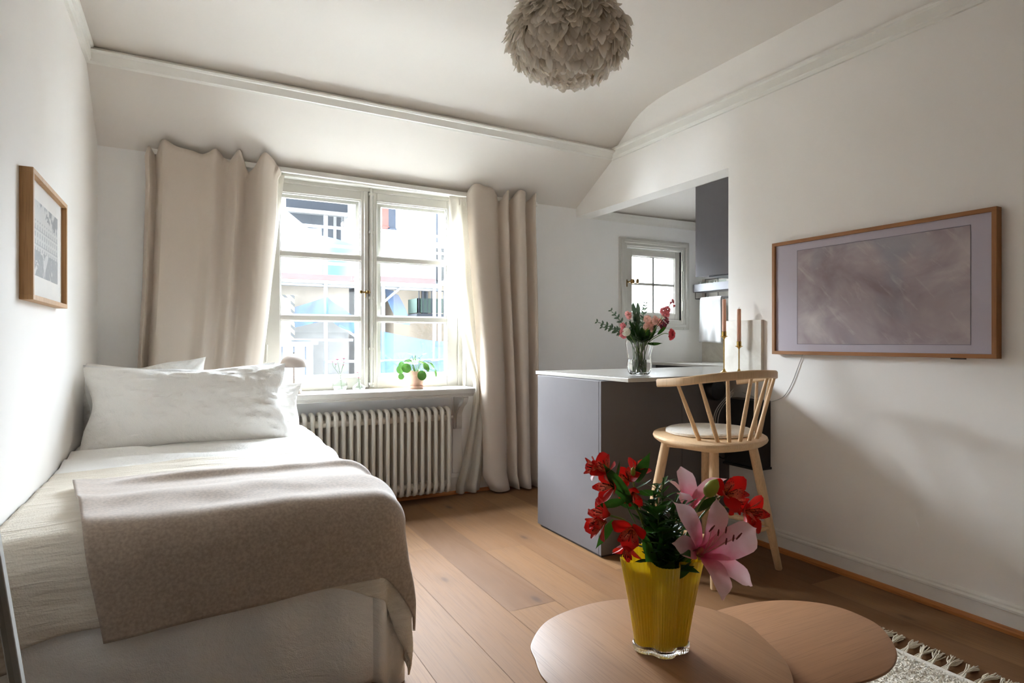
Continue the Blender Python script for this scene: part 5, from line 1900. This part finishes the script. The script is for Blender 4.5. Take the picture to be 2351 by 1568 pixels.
# ================================================================== GLASS VASE WITH BOUQUET ON THE PENINSULA
GC = V((2.129, 2.60, CT))
gv = thing('vase', 'clear lobed glass vase half full of water on the peninsula worktop', 'vase', GC)
lobe = lambda th, z: 1 + 0.045 * math.cos(6 * th + 0.6) * (0.4 + 0.6 * abs(math.sin(z * 26)))
b = MB()
outp = [(0.040, 0.0008), (0.050, 0.005), (0.060, 0.018), (0.066, 0.038), (0.0675, 0.06), (0.065, 0.078), (0.0625, 0.09), (0.064, 0.105), (0.069, 0.13), (0.074, 0.155), (0.0755, 0.17), (0.074, 0.186)]
inp = [(r - 0.004, z) for r, z in outp[::-1][:-2]]
b.lathe([(0, 0.0008)] + outp + inp + [(0.042, 0.014), (0.0, 0.012)], GC, 96, lobe)
b.build('body', M['glass'], gv)
b = MB()
b.lathe([(0.0, 0.0135), (0.041, 0.0155), (0.0545, 0.022), (0.0605, 0.038), (0.0622, 0.06), (0.060, 0.078), (0.0585, 0.0845), (0.0, 0.0845)], GC, 96, lobe)
b.build('water', M['water'], gv)
GX = 'flowers in the clear glass vase'


def gp(r, h, d=0.0):
    return GC + RT * r + DP * d + V((0, 0, h))


def gstem(label, name='flower_stem', cat='flower'):
    return thing(name, label, cat, gp(0, 0.02), GX)


def foot_of(i):
    th = i * 2.4
    return gp(0.028 * math.cos(th), 0.022, 0.028 * math.sin(th))


def rosette(mb, pos, face, R_, n_, layers, tw=0.0):
    face = V(face).normalized()
    a = any_side(face)
    c2 = a.cross(face)
    for L in range(layers):
        f = (L + 1) / layers
        m_ = max(3, int(n_ * (0.5 + 0.5 * f)))
        for i in range(m_):
            th = 2 * PI * i / m_ + L * 0.7
            o = a * math.cos(th) + c2 * math.sin(th)
            d = face * (1.25 - f) + o * (0.15 + f * 0.9)
            mb.blade(V(pos) - face * 0.004 + o * R_ * 0.08 * f, d, face.cross(o), R_ * (0.55 + 0.5 * f), R_ * (0.5 + 0.45 * f), lambda t: (0.35 + 0.65 * math.sin(t * PI * 0.72)), bend=0.9, cup=0.35, nl=4)


# eucalyptus branches
eu = [('eucalyptus branch stretching furthest left out of the glass vase', (-0.225, 0.285, -0.01), 3), ('eucalyptus branch just below the furthest left one', (-0.205, 0.258, -0.04), 4),
      ('eucalyptus branch rising to the upper left of the bouquet', (-0.150, 0.345, 0.0), 5), ('eucalyptus branch with the tallest tip in front of the small window', (0.036, 0.385, 0.02), 6),
      ('short eucalyptus branch in the middle of the bouquet', (-0.02, 0.32, 0.0), 7)]
for lab, tp, sd_ in eu:
    e = gstem(lab, 'eucalyptus_branch', 'greenery')
    st, lf = MB(), MB()
    top = gp(*tp)
    ft = foot_of(sd_)
    neck = gp(tp[0] * 0.22, 0.185, tp[2] * 0.3)
    P = curve_pts([ft, neck, neck.lerp(top, 0.55) + V((0, 0, 0.012)), top], 10)
    st.tube(P, [lerp(0.0026, 0.001, i / (len(P) - 1)) for i in range(len(P))], 6)
    n_ = 12
    i0 = int(len(P) * 0.42)
    for i in range(n_):
        f = i / (n_ - 1)
        q = P[int(lerp(i0, len(P) - 1, f))]
        tan = (P[min(len(P) - 1, int(lerp(i0, len(P) - 1, f)) + 1)] - P[int(lerp(i0, len(P) - 1, f)) - 1]).normalized()
        sp_ = tan.cross(DP if i % 2 else V((0, 0, 1))).normalized()
        for sg in (-1, 1):
            d = sp_ * sg + tan * 0.55 - DP * 0.15
            lf.blade(q, d, tan + DP * 0.6, lerp(0.034, 0.018, f), lerp(0.018, 0.010, f), leaf_shape, bend=0.3 * sg, cup=0.2, nl=4)
    st.build('stem', M['stem_dark'], e)
    lf.build('leaves', M['eucalyptus'], e)

# flower spikes: small ruffled florets along the upper stem
spikes = [('tall pink blossom spike on the right with buds at its tip', [(0.105, 0.285), (0.135, 0.325), (0.152, 0.352), (0.148, 0.30), (0.158, 0.33), (0.125, 0.345)], (0.178, 0.40), 'stock_rose', 0.019, 0.0),
          ('pale peach blossom spike in the middle of the bouquet', [(0.030, 0.262), (0.038, 0.285), (0.034, 0.30), (0.058, 0.272), (0.066, 0.262), (0.078, 0.288), (0.086, 0.30), (0.062, 0.25)], (0.055, 0.315), 'snap_peach', 0.020, -0.03),
          ('pink blossom spike low on the left of the bouquet', [(-0.098, 0.268), (-0.094, 0.25), (-0.100, 0.235), (-0.104, 0.220), (-0.09, 0.262), (-0.09, 0.21)], (-0.098, 0.278), 'stock_rose', 0.014, -0.03),
          ('small pink blossom spike rising left of the window pane', [(-0.062, 0.322), (-0.052, 0.33), (-0.056, 0.312), (-0.066, 0.332), (-0.05, 0.318)], (-0.058, 0.338), 'stock_pink', 0.013, 0.01),
          ('burgundy speckled blossom spike at the right of the bouquet', [(0.140, 0.305), (0.128, 0.285), (0.135, 0.27), (0.120, 0.262), (0.155, 0.288)], (0.138, 0.312), 'burgundy', 0.013, -0.01)]
for i, (lab, fls, tip, mt, R_, dd) in enumerate(spikes):
    s = gstem(lab)
    st, fb, gb = MB(), MB(), MB()
    top = gp(tip[0], tip[1], dd)
    stem_path(st, [foot_of(i + 9), gp(tip[0] * 0.25, 0.185, dd * 0.5), gp(tip[0] * 0.7, lerp(0.185, tip[1], 0.6), dd), top], 0.0028, 0.0012)
    for j, (r_, h_) in enumerate(fls):
        p = gp(r_, h_, dd + 0.012 * math.sin(j * 2.1))
        ax = gp(tip[0] * 0.8, h_, dd)
        face = (p - ax).normalized() * 0.6 - DP * 0.7 + V((0, 0, 0.25))
        rosette(fb, p, face, R_, 6, 2)
        gb.tube([p - face * 0.006, ax.lerp(p, 0.3) - V((0, 0, 0.012))], 0.0012, 5)
    if i == 0:
        for (r_, h_) in ((0.178, 0.402), (0.168, 0.388), (0.186, 0.372), (0.182, 0.392)):
            fb.lathe([(0, 0), (0.006, 0.004), (0.007, 0.010), (0.003, 0.016), (0, 0.017)], gp(r_, h_ - 0.01, dd), 8)
            gb.tube([gp(r_, h_ - 0.008, dd), gp(0.152, h_ - 0.035, dd)], 0.001, 5)
    for q in range(5):
        th = q * 1.3 + i
        p = gp(tip[0] * 0.4, 0.20 + 0.012 * q, dd * 0.6)
        d = RT * (0.6 * math.copysign(1, tip[0]) + 0.5 * math.cos(th)) + V((0, 0, 0.8)) - DP * 0.5 * math.sin(th)
        gb.blade(p, d, any_side(d), 0.06, 0.015, leaf_shape, bend=-0.5, cup=0.2, nl=5)
    st.build('stem', M['stem_dark'], s)
    fb.build('blossom', M[mt], s)
    gb.build('leaves', M['lime_leaf' if i == 1 else 'leaf_dark'], s)

# ranunculus, white roses
for lab, p, face, R_, mt, n_, lay, path in (
        ('coral ranunculus drooping alone to the right of the glass vase', (0.170, 0.217, -0.03), RT * 0.75 - DP * 0.55 + V((0, 0, -0.05)), 0.030, 'ranunculus', 9, 4, [(0.02, 0.14), (0.06, 0.185), (0.09, 0.205), (0.125, 0.222), (0.158, 0.219)]),
        ('white round blossom on the left above the vase rim', (-0.080, 0.232, -0.05), RT * -0.3 - DP * 0.8 + V((0, 0, 0.2)), 0.022, 'white_petal', 7, 3, [(-0.015, 0.15), (-0.04, 0.19), (-0.066, 0.222), (-0.076, 0.23)]),
        ('closed white blossom upright among the pink spike on the right', (0.116, 0.312, -0.035), RT * 0.35 + V((0, 0, 0.9)) - DP * 0.2, 0.020, 'white_petal', 4, 2, [(0.02, 0.15), (0.05, 0.20), (0.09, 0.27), (0.113, 0.306)])):
    s = gstem(lab)
    st, fb, gb = MB(), MB(), MB()
    pts = [foot_of(len(lab))] + [gp(r_, h_, p[2] * f) for (r_, h_), f in zip(path, (0.3, 0.6, 0.8, 1.0, 1.0))]
    stem_path(st, pts, 0.0024, 0.0018)
    rosette(fb, gp(*p), face, R_, n_, lay)
    for q in range(5):
        th = 2 * PI * q / 5
        f_ = V(face).normalized()
        a = any_side(f_)
        o = a * math.cos(th) + a.cross(f_) * math.sin(th)
        gb.blade(gp(*p) - f_ * 0.006, o * 0.9 + f_ * 0.2, f_.cross(o), R_ * 0.7, R_ * 0.3, leaf_shape, bend=0.5, nl=4)
    st.build('stem', M['stem'], s)
    fb.build('blossom', M[mt], s)
    gb.build('sepals', M['leaf'], s)

# leafy fill
for lab, tops, mt, wd, ln in (
        ('dark broad leaves packed above the rim of the glass vase', [(-0.05, 0.255, 0.0), (-0.02, 0.28, -0.03), (0.01, 0.26, -0.04), (0.05, 0.24, -0.05), (0.085, 0.24, -0.03), (0.06, 0.27, 0.03), (-0.07, 0.22, 0.02), (0.02, 0.23, -0.06)], 'leaf_dark', 0.026, 0.075),
        ('fresh green leaves spreading to the right over the glass rim', [(0.155, 0.275, -0.01), (0.112, 0.165, -0.05), (0.10, 0.255, 0.01), (0.085, 0.30, 0.02), (0.04, 0.235, -0.06)], 'leaf', 0.02, 0.08),
        ('silvery pointed leaf pair standing up before the small window', [(-0.030, 0.395, 0.01), (-0.004, 0.395, 0.01), (-0.025, 0.34, 0.0), (-0.01, 0.345, -0.01)], 'eucalyptus', 0.024, 0.075)):
    s = gstem(lab, 'greenery_sprig', 'greenery')
    st, lf = MB(), MB()
    for j, tp in enumerate(tops):
        top = gp(*tp)
        b0 = gp(tp[0] * 0.3, 0.17, tp[2] * 0.4)
        base = top + (b0 - top).normalized() * min(ln, (b0 - top).length * 0.9)
        stem_path(st, [foot_of(j + 3), b0, base], 0.0022, 0.0014)
        leaf(lf, base, top, wd, RT * 0.7 + V((0, 0, 0.4)) if abs(tp[0]) > 0.06 else RT, bend=-0.4)
        if 'packed' in lab:
            for k_ in range(3):
                d = RT * math.cos(j + 2 * k_) + V((0, 0, 0.8)) - DP * math.sin(j + 2 * k_)
                q = b0.lerp(base, 0.3 + 0.3 * k_)
                lf.blade(q, d, any_side(d), 0.06, 0.024, leaf_shape, bend=-0.4, cup=0.2, nl=5)
    st.build('stem', M['stem_dark'], s)
    lf.build('leaves', M[mt], s)

# ================================================================== OUTSIDE THE WINDOW
X = {}
for nm, col in (('render_wall', (222, 208, 192)), ('render_low', (196, 192, 186)), ('peach_wall', (236, 214, 188)), ('white_sheet', (232, 236, 242)), ('felt', (120, 122, 126)),
                ('felt_dark', (74, 78, 86)), ('brick', (206, 140, 126)), ('slate', (110, 116, 130)), ('banner_red', (196, 128, 126)), ('tube', (214, 218, 226)), ('dark_glass', (60, 64, 70)),
                ('green_rail', (84, 108, 96)), ('door_white', (216, 226, 240)), ('plank', (220, 214, 206)), ('street', (205, 203, 198))):
    EXT = 0.34 if nm == 'street' else 0.37  # the street tone colours only the added bounce sheet
    X[nm] = plain('outside_' + nm, tuple(c_ * EXT for c_ in rgb(*col)[:3]) + (1,), 0.8, var=0.06, scale=6)
for nm, col, tr_ in (('net_blue', (120, 168, 226), 0.5), ('net_pale', (206, 222, 240), 0.5), ('blue_sheet', (106, 160, 224), 0.4)):
    X[nm] = translucent('outside_' + nm, tuple(c_ * 0.44 for c_ in rgb(*col)[:3]) + (1,), tr_, 0.8, var=0.12, scale=3)
# see-through debris netting
for nm in ('net_blue', 'net_pale'):
    nt = X[nm].node_tree
    out_ = nt.nodes['Material Output']
    src = out_.inputs['Surface'].links[0].from_socket
    tr = nt.nodes.new('ShaderNodeBsdfTransparent')
    mx = nt.nodes.new('ShaderNodeMixShader')
    mx.inputs[0].default_value = 0.55
    nt.links.new(tr.outputs[0], mx.inputs[1])
    nt.links.new(src, mx.inputs[2])
    nt.links.new(mx.outputs[0], out_.inputs['Surface'])
k = NT('hazard_stripes')
sp = k.node('ShaderNodeSeparateXYZ')
k.link(k.coord(), sp.inputs[0])
w_ = k.math('FRACT', k.math('MULTIPLY', k.math('ADD', sp.outputs[0], sp.outputs[2]), 9.0))
k.set(Base_Color=k.mix(k.math('GREATER_THAN', w_, 0.5), rgb(214, 196, 110), rgb(60, 60, 62)), Roughness=0.7)
X['hazard'] = k.m

bA = thing('building', 'rendered house across the street with a sheeted white roof behind scaffolding', 'building', (0.0, 10.0, -6))
b = MB()
b.box((-6, 10.0, -6), (2.28, 14, 2.06))
b.build('wall', X['render_wall'], bA, sm=False)
b = MB()
b.box((0.4, 9.985, -6), (2.27, 10.0, 1.50))
b.build('lower_wall', X['render_low'], bA, sm=False)
b = MB()
b.add([(-6, 9.8, 2.06), (2.62, 9.8, 2.06), (0.5, 12.0, 4.35), (-6, 12.0, 4.35), (-6, 14.0, 2.06), (2.62, 14.0, 2.06)], [(0, 1, 2, 3), (3, 2, 5, 4), (1, 5, 2), (0, 4, 5, 1), (0, 3, 4)])
b.build('roof', X['white_sheet'], bA, sm=False)
bS = thing('roof_shed', 'grey felt-covered shed rising behind the white sheeted roof', 'shed', (2.3, 13.0, 2.0))
b = MB()
b.box((1.45, 13.0, 1.5), (2.80, 15, 3.70))
b.build('wall', X['felt'], bS, sm=False)
b = MB()
b.box((1.70, 12.9, 3.76), (2.92, 15, 4.02))
b.build('parapet', X['felt_dark'], bS, sm=False)
b = MB()
b.box((1.66, 12.86, 3.68), (2.94, 15.1, 3.76))
b.build('gutter', X['plank'], bS, sm=False)
b = MB()
b.box((2.64, 12.97, 2.6), (2.70, 13.0, 3.68))
b.box((2.84, 12.9, 2.2), (2.90, 13.0, 3.72))
b.build('post', X['plank'], bS, sm=False)
bB = thing('building', 'peach house with balcony seen in the right half of the window', 'building', (5, 12.0, -6))
b = MB()
b.box((3.62, 12.0, -6), (8.0, 16, 2.25))
b.build('wall', X['peach_wall'], bB, sm=False)
b = MB()
b.box((2.75, 12.6, -6), (3.62, 16, 2.1))
b.build('side_wall', X['render_low'], bB, sm=False)
b = MB()
b.add([(2.75, 11.9, 2.25), (8, 11.9, 2.25), (8, 14, 3.7), (2.75, 14, 3.7), (2.75, 16, 2.25), (8, 16, 2.25)], [(0, 1, 2, 3), (3, 2, 5, 4), (1, 5, 2), (0, 3, 4), (0, 4, 5, 1)])
b.build('roof', X['white_sheet'], bB, sm=False)
for (x0, x1, z0, z1, mt, nm) in ((4.20, 4.32, 1.55, 2.15, 'dark_glass', 'window'), (4.44, 4.62, 2.35, 3.0, 'dark_glass', 'window')):
    b = MB()
    b.box((x0, 11.94 if z0 < 2 else 11.8, z0), (x1, 12.3, z1))
    b.build(nm, X[mt], bB, sm=False)
b = MB()
b.box((3.92, 11.4, 1.66), (4.62, 11.45, 1.94))
b.box((3.92, 11.4, 1.66), (3.97, 12.0, 1.94))
b.build('balcony_panel', X['green_rail'], bB, sm=False)
b = MB()
b.box((3.88, 11.35, 1.58), (4.7, 12.0, 1.64))
for q in range(9):
    b.box((3.93 + q * 0.085, 11.385, 1.62), (3.945 + q * 0.085, 11.4, 2.08))
b.box((3.9, 11.38, 2.08), (4.68, 11.41, 2.10))
b.build('balcony_rail', X['felt_dark'], bB, sm=False)
for lab, x0, x1, mt, zz in (('pinkish brick chimney above the white roof', 4.00, 4.16, 'brick', 4.26), ('dark slate clad chimney beside the brick one', 4.16, 4.34, 'slate', 4.24)):
    b = MB()
    b.box((x0, 14.2, 2.6), (x1, 14.6, zz))
    b.box((x0 - 0.02, 14.18, zz - 0.5), (x1 + 0.02, 14.62, zz - 0.46))
    tag(b.build('chimney', X[mt], origin=(x0, 14.2, 2.6), sm=False), lab, 'chimney', 'chimneys across the street')
b = MB()
b.box((5.05, 13.6, 2.6), (5.20, 14.0, 4.25))
tag(b.build('chimney', X['slate'], origin=(5.05, 13.6, 2.6), sm=False), 'slim dark chimney at the right edge of the window view', 'chimney', 'chimneys across the street')
b = MB()
b.box((-12, YB + 0.36, -0.75), (16, 8.6, -0.6))  # added unseen slab that bounces sky light up onto the ceiling
tag(b.build('bounce_sheet', X['street'], origin=(2, 6.5, -0.75), sm=False), 'added pale bounce sheet out of view just below the window', 'roof')
b = MB()
b.box((-30, 6.0, -6.2), (40, 40, -6))
struct(b.build('street', X['felt'], sm=False))

sc_ = thing('scaffolding', 'pale tube scaffolding standing in front of the houses', 'scaffolding', (2.0, 9.4, -6))
Ys = 9.4
for x, zt in ((1.80, 2.97), (3.51, 3.22), (3.60, 3.20), (2.67, 2.0), (0.2, 3.0), (4.9, 3.0)):
    b = MB()
    b.tube([(x, Ys, -6), (x, Ys, zt)], 0.03, 8)
    b.build('pole', X['tube'], sc_)
for z, x0, x1, dy in ((2.80, -2, 6, 0.0), (2.52, -2, 6, -0.04), (2.26, -2, 2.3, 0.0), (1.94, 1.1, 3.6, 0.05), (1.12, -2, 2.2, 0.0), (0.80, 1.78, 4.9, -0.05), (0.57, 1.78, 4.9, 0.0)):
    b = MB()
    b.tube([(x0, Ys + dy, z), (x1, Ys + dy, z)], 0.022, 8)
    b.build('ledger', X['tube'], sc_)
for p, q in (((2.55, Ys, 0.98), (3.0, Ys + 0.1, 0.68)), ((2.55, Ys, 1.60), (2.95, Ys, 1.95)), ((2.05, Ys + 0.3, 1.36), (2.35, Ys + 0.3, 1.15))):
    b = MB()
    b.tube([p, q], 0.02, 8)
    b.build('brace', X['tube'], sc_)
b = MB()
b.box((-2, Ys - 0.05, 1.955), (3.62, Ys + 0.55, 2.005))
b.build('deck', X['plank'], sc_, sm=False)
b = MB()
b.box((-2, Ys - 0.08, 2.005), (2.26, Ys - 0.06, 2.085))
b.box((2.40, Ys - 0.08, 2.02), (3.50, Ys - 0.06, 2.105))
o = tag(b.build('site_banner', X['banner_red'], origin=(1.0, Ys, 2.005), sm=False), 'faded red banner strip along the scaffolding deck', 'banner')
cu = bpy.data.curves.new('lettering', 'FONT')
cu.body = 'La'
cu.size = 0.075
cu.extrude = 0.001
cu.materials.append(X['white_sheet'])
tx = bpy.data.objects.new('lettering', cu)
COL.objects.link(tx)
tx.parent = o
tx.location = V((2.15, Ys - 0.083, 2.018)) - WORLD[o.name]
tx.rotation_euler = (PI / 2, 0, 0)


def net(name, label, cat, mat, corners, sag, group=None):
    a, b_, c_, d = [V(p) for p in corners]
    mb = MB()
    mb.grid(lambda u, v: a.lerp(b_, u).lerp(d.lerp(c_, u), v) + V((0, 0.10 * math.sin(u * 9 + v * 4) * 0.6, -sag * 4 * u * (1 - u) * (1 - 0.6 * v))), 24, 12)
    return tag(mb.build(name, mat, origin=(a.x, a.y, d.z)), label, cat, group)


G = 'blue construction sheeting across the street'
net('debris_netting', 'blue sheet spread from the roof shed down to the scaffold pole', 'netting', X['blue_sheet'], [(1.62, 10.4, 2.93), (2.62, 10.4, 2.72), (2.62, 9.75, 2.12), (1.75, 9.75, 2.12)], 0.03, G)
net('debris_netting', 'blue netting slope left of the scaffold pole below its peak', 'netting', X['net_blue'], [(0.9, Ys - 0.12, 1.47), (1.80, Ys - 0.12, 1.76), (1.80, Ys - 0.12, 1.42), (0.9, Ys - 0.12, 1.20)], 0.02, G)
net('debris_netting', 'blue netting slope right of the scaffold pole below its peak', 'netting', X['net_blue'], [(1.80, Ys - 0.12, 1.76), (2.24, Ys - 0.12, 1.46), (2.24, Ys - 0.12, 1.2), (1.80, Ys - 0.12, 1.42)], 0.02, G)
net('debris_netting', 'wide pale blue netting low in the right half of the window', 'netting', X['net_blue'], [(2.45, Ys - 0.12, 1.32), (3.72, Ys - 0.12, 1.10), (3.72, Ys - 0.12, -1.5), (2.45, Ys - 0.12, -1.5)], 0.05, G)
net('debris_netting', 'blue netting strip hanging beside the diagonal brace on the right', 'netting', X['net_blue'], [(2.74, Ys + 0.2, 1.96), (2.98, Ys + 0.2, 1.85), (3.18, Ys + 0.2, 1.36), (2.95, Ys + 0.2, 1.40)], 0.0, G)
net('debris_netting', 'pale netting over the upper scaffold in the right half of the window', 'netting', X['net_pale'], [(2.45, Ys + 0.1, 2.62), (3.46, Ys + 0.1, 2.78), (3.46, Ys + 0.1, 2.15), (2.45, Ys + 0.1, 2.15)], 0.03, G)
net('debris_netting', 'pale netting over the white roof in the left half of the window', 'netting', X['net_pale'], [(0.2, Ys + 0.1, 2.8), (1.76, Ys + 0.1, 2.8), (1.76, Ys + 0.1, 2.1), (0.2, Ys + 0.1, 2.1)], 0.02, G)
sh_ = thing('site_shed', 'white boarded site shed low in the left window corner', 'shed', (1.0, 9.0, -6))
b = MB()
b.box((-0.6, 9.0, -6), (1.55, 9.3, 1.06))
b.build('wall', X['door_white'], sh_, sm=False)
b = MB()
for q in range(9):
    b.box((0.2 + q * 0.155, 8.985, -2), (0.214 + q * 0.155, 9.0, 1.03))
b.build('board_gap', X['slate'], sh_, sm=False)
b = MB()
b.box((-0.7, 8.9, 1.06), (1.60, 9.4, 1.10))
b.build('roof', X['white_sheet'], sh_, sm=False)
hz = thing('hazard_frame', 'frame with black and yellow warning stripes left of the scaffold pole', 'frame', (1.2, 9.2, 1.1))
b = MB()
b.box((0.9, 9.2, 1.72), (1.33, 9.22, 1.76))
b.box((1.28, 9.2, 1.12), (1.33, 9.22, 1.72))
b.build('stripes', X['hazard'], hz, sm=False)
b = MB()
b.box((0.9, 9.215, 1.10), (1.29, 9.225, 1.72))
b.build('panel', X['white_sheet'], hz, sm=False)
# red pennant outside the kitchen window
b = MB()
b.add([(7.10, 8.0, 2.62), (7.40, 8.0, 2.62), (7.30, 8.0, 2.15), (7.10, 8.02, 2.62), (7.40, 8.02, 2.62), (7.30, 8.02, 2.15)], [(0, 1, 2), (5, 4, 3), (0, 3, 4, 1), (1, 4, 5, 2), (2, 5, 3, 0)])
tag(b.build('pennant', X['banner_red'], origin=(7.25, 8, 2.15), sm=False), 'red pointed pennant outside the small kitchen window', 'pennant')

# ================================================================== LIGHT
w = bpy.data.worlds.new('sky')
SC.world = w
w.use_nodes = True
nt = w.node_tree
bg = nt.nodes['Background']
tc = nt.nodes.new('ShaderNodeTexCoord')
nrm = nt.nodes.new('ShaderNodeVectorMath')
nrm.operation = 'DOT_PRODUCT'
d0 = V((-0.42, 0.76, 0.42)).normalized()
nrm.inputs[1].default_value = d0
nt.links.new(tc.outputs['Generated'], nrm.inputs[0])
mr = nt.nodes.new('ShaderNodeMapRange')
mr.interpolation_type = 'SMOOTHSTEP'
mr.inputs['From Min'].default_value = -0.12
mr.inputs['From Max'].default_value = 1.0
mr.inputs['To Min'].default_value = SKY_LOW
mr.inputs['To Max'].default_value = SKY_HIGH
nt.links.new(nrm.outputs['Value'], mr.inputs['Value'])
cr = nt.nodes.new('ShaderNodeMix')
cr.data_type = 'RGBA'
mf = nt.nodes.new('ShaderNodeMapRange')
mf.inputs['From Min'].default_value = 0.0
mf.inputs['From Max'].default_value = 1.0
nt.links.new(nrm.outputs['Value'], mf.inputs['Value'])
nt.links.new(mf.outputs['Result'], cr.inputs[0])
cr.inputs[6].default_value = (0.74, 0.86, 1.0, 1)
cr.inputs[7].default_value = (0.85, 0.908, 1.0, 1)
nt.links.new(cr.outputs[2], bg.inputs['Color'])
nt.links.new(mr.outputs['Result'], bg.inputs['Strength'])
try:
    w.cycles.sampling_method = 'MANUAL'
    w.cycles.sample_map_resolution = 512
except Exception:
    pass
for nm, c, sx, sy in (('window_daylight', (1.1, 4.49, 1.455), 1.42, 1.45), ('kitchen_daylight', (3.565, 4.49, 1.59), 0.62, 0.62)):
    L = bpy.data.lights.new(nm, 'AREA')
    L.shape = 'RECTANGLE'
    L.size, L.size_y = sx, sy
    L.cycles.is_portal = True
    o = bpy.data.objects.new(nm, L)
    o.location = c
    o.rotation_euler = (-PI / 2, 0, 0)   # faces into the room
    COL.objects.link(o)

# ================================================================== CAMERA
cam = bpy.data.cameras.new('camera')
co = bpy.data.objects.new('camera', cam)
COL.objects.link(co)
cam.sensor_width = 36.0
cam.lens = 1415.0 / 2351.0 * 36.0
cam.clip_start = 0.02
co.location = (0, 0, 1.10)
co.rotation_euler = (PI / 2, 0, -math.radians(27.656))
SC.camera = co
vs_ = SC.view_settings
vs_.view_transform = 'Standard'
vs_.look = 'None'
vs_.gamma = 1.0
vs_.use_curve_mapping = False
vs_.exposure = EXPOSURE
cy = SC.cycles
cy.max_bounces = 14
cy.diffuse_bounces = 8
cy.glossy_bounces = 5
cy.transmission_bounces = 10
cy.transparent_max_bounces = 16
cy.sample_clamp_indirect = 40.0
cy.caustics_reflective = False
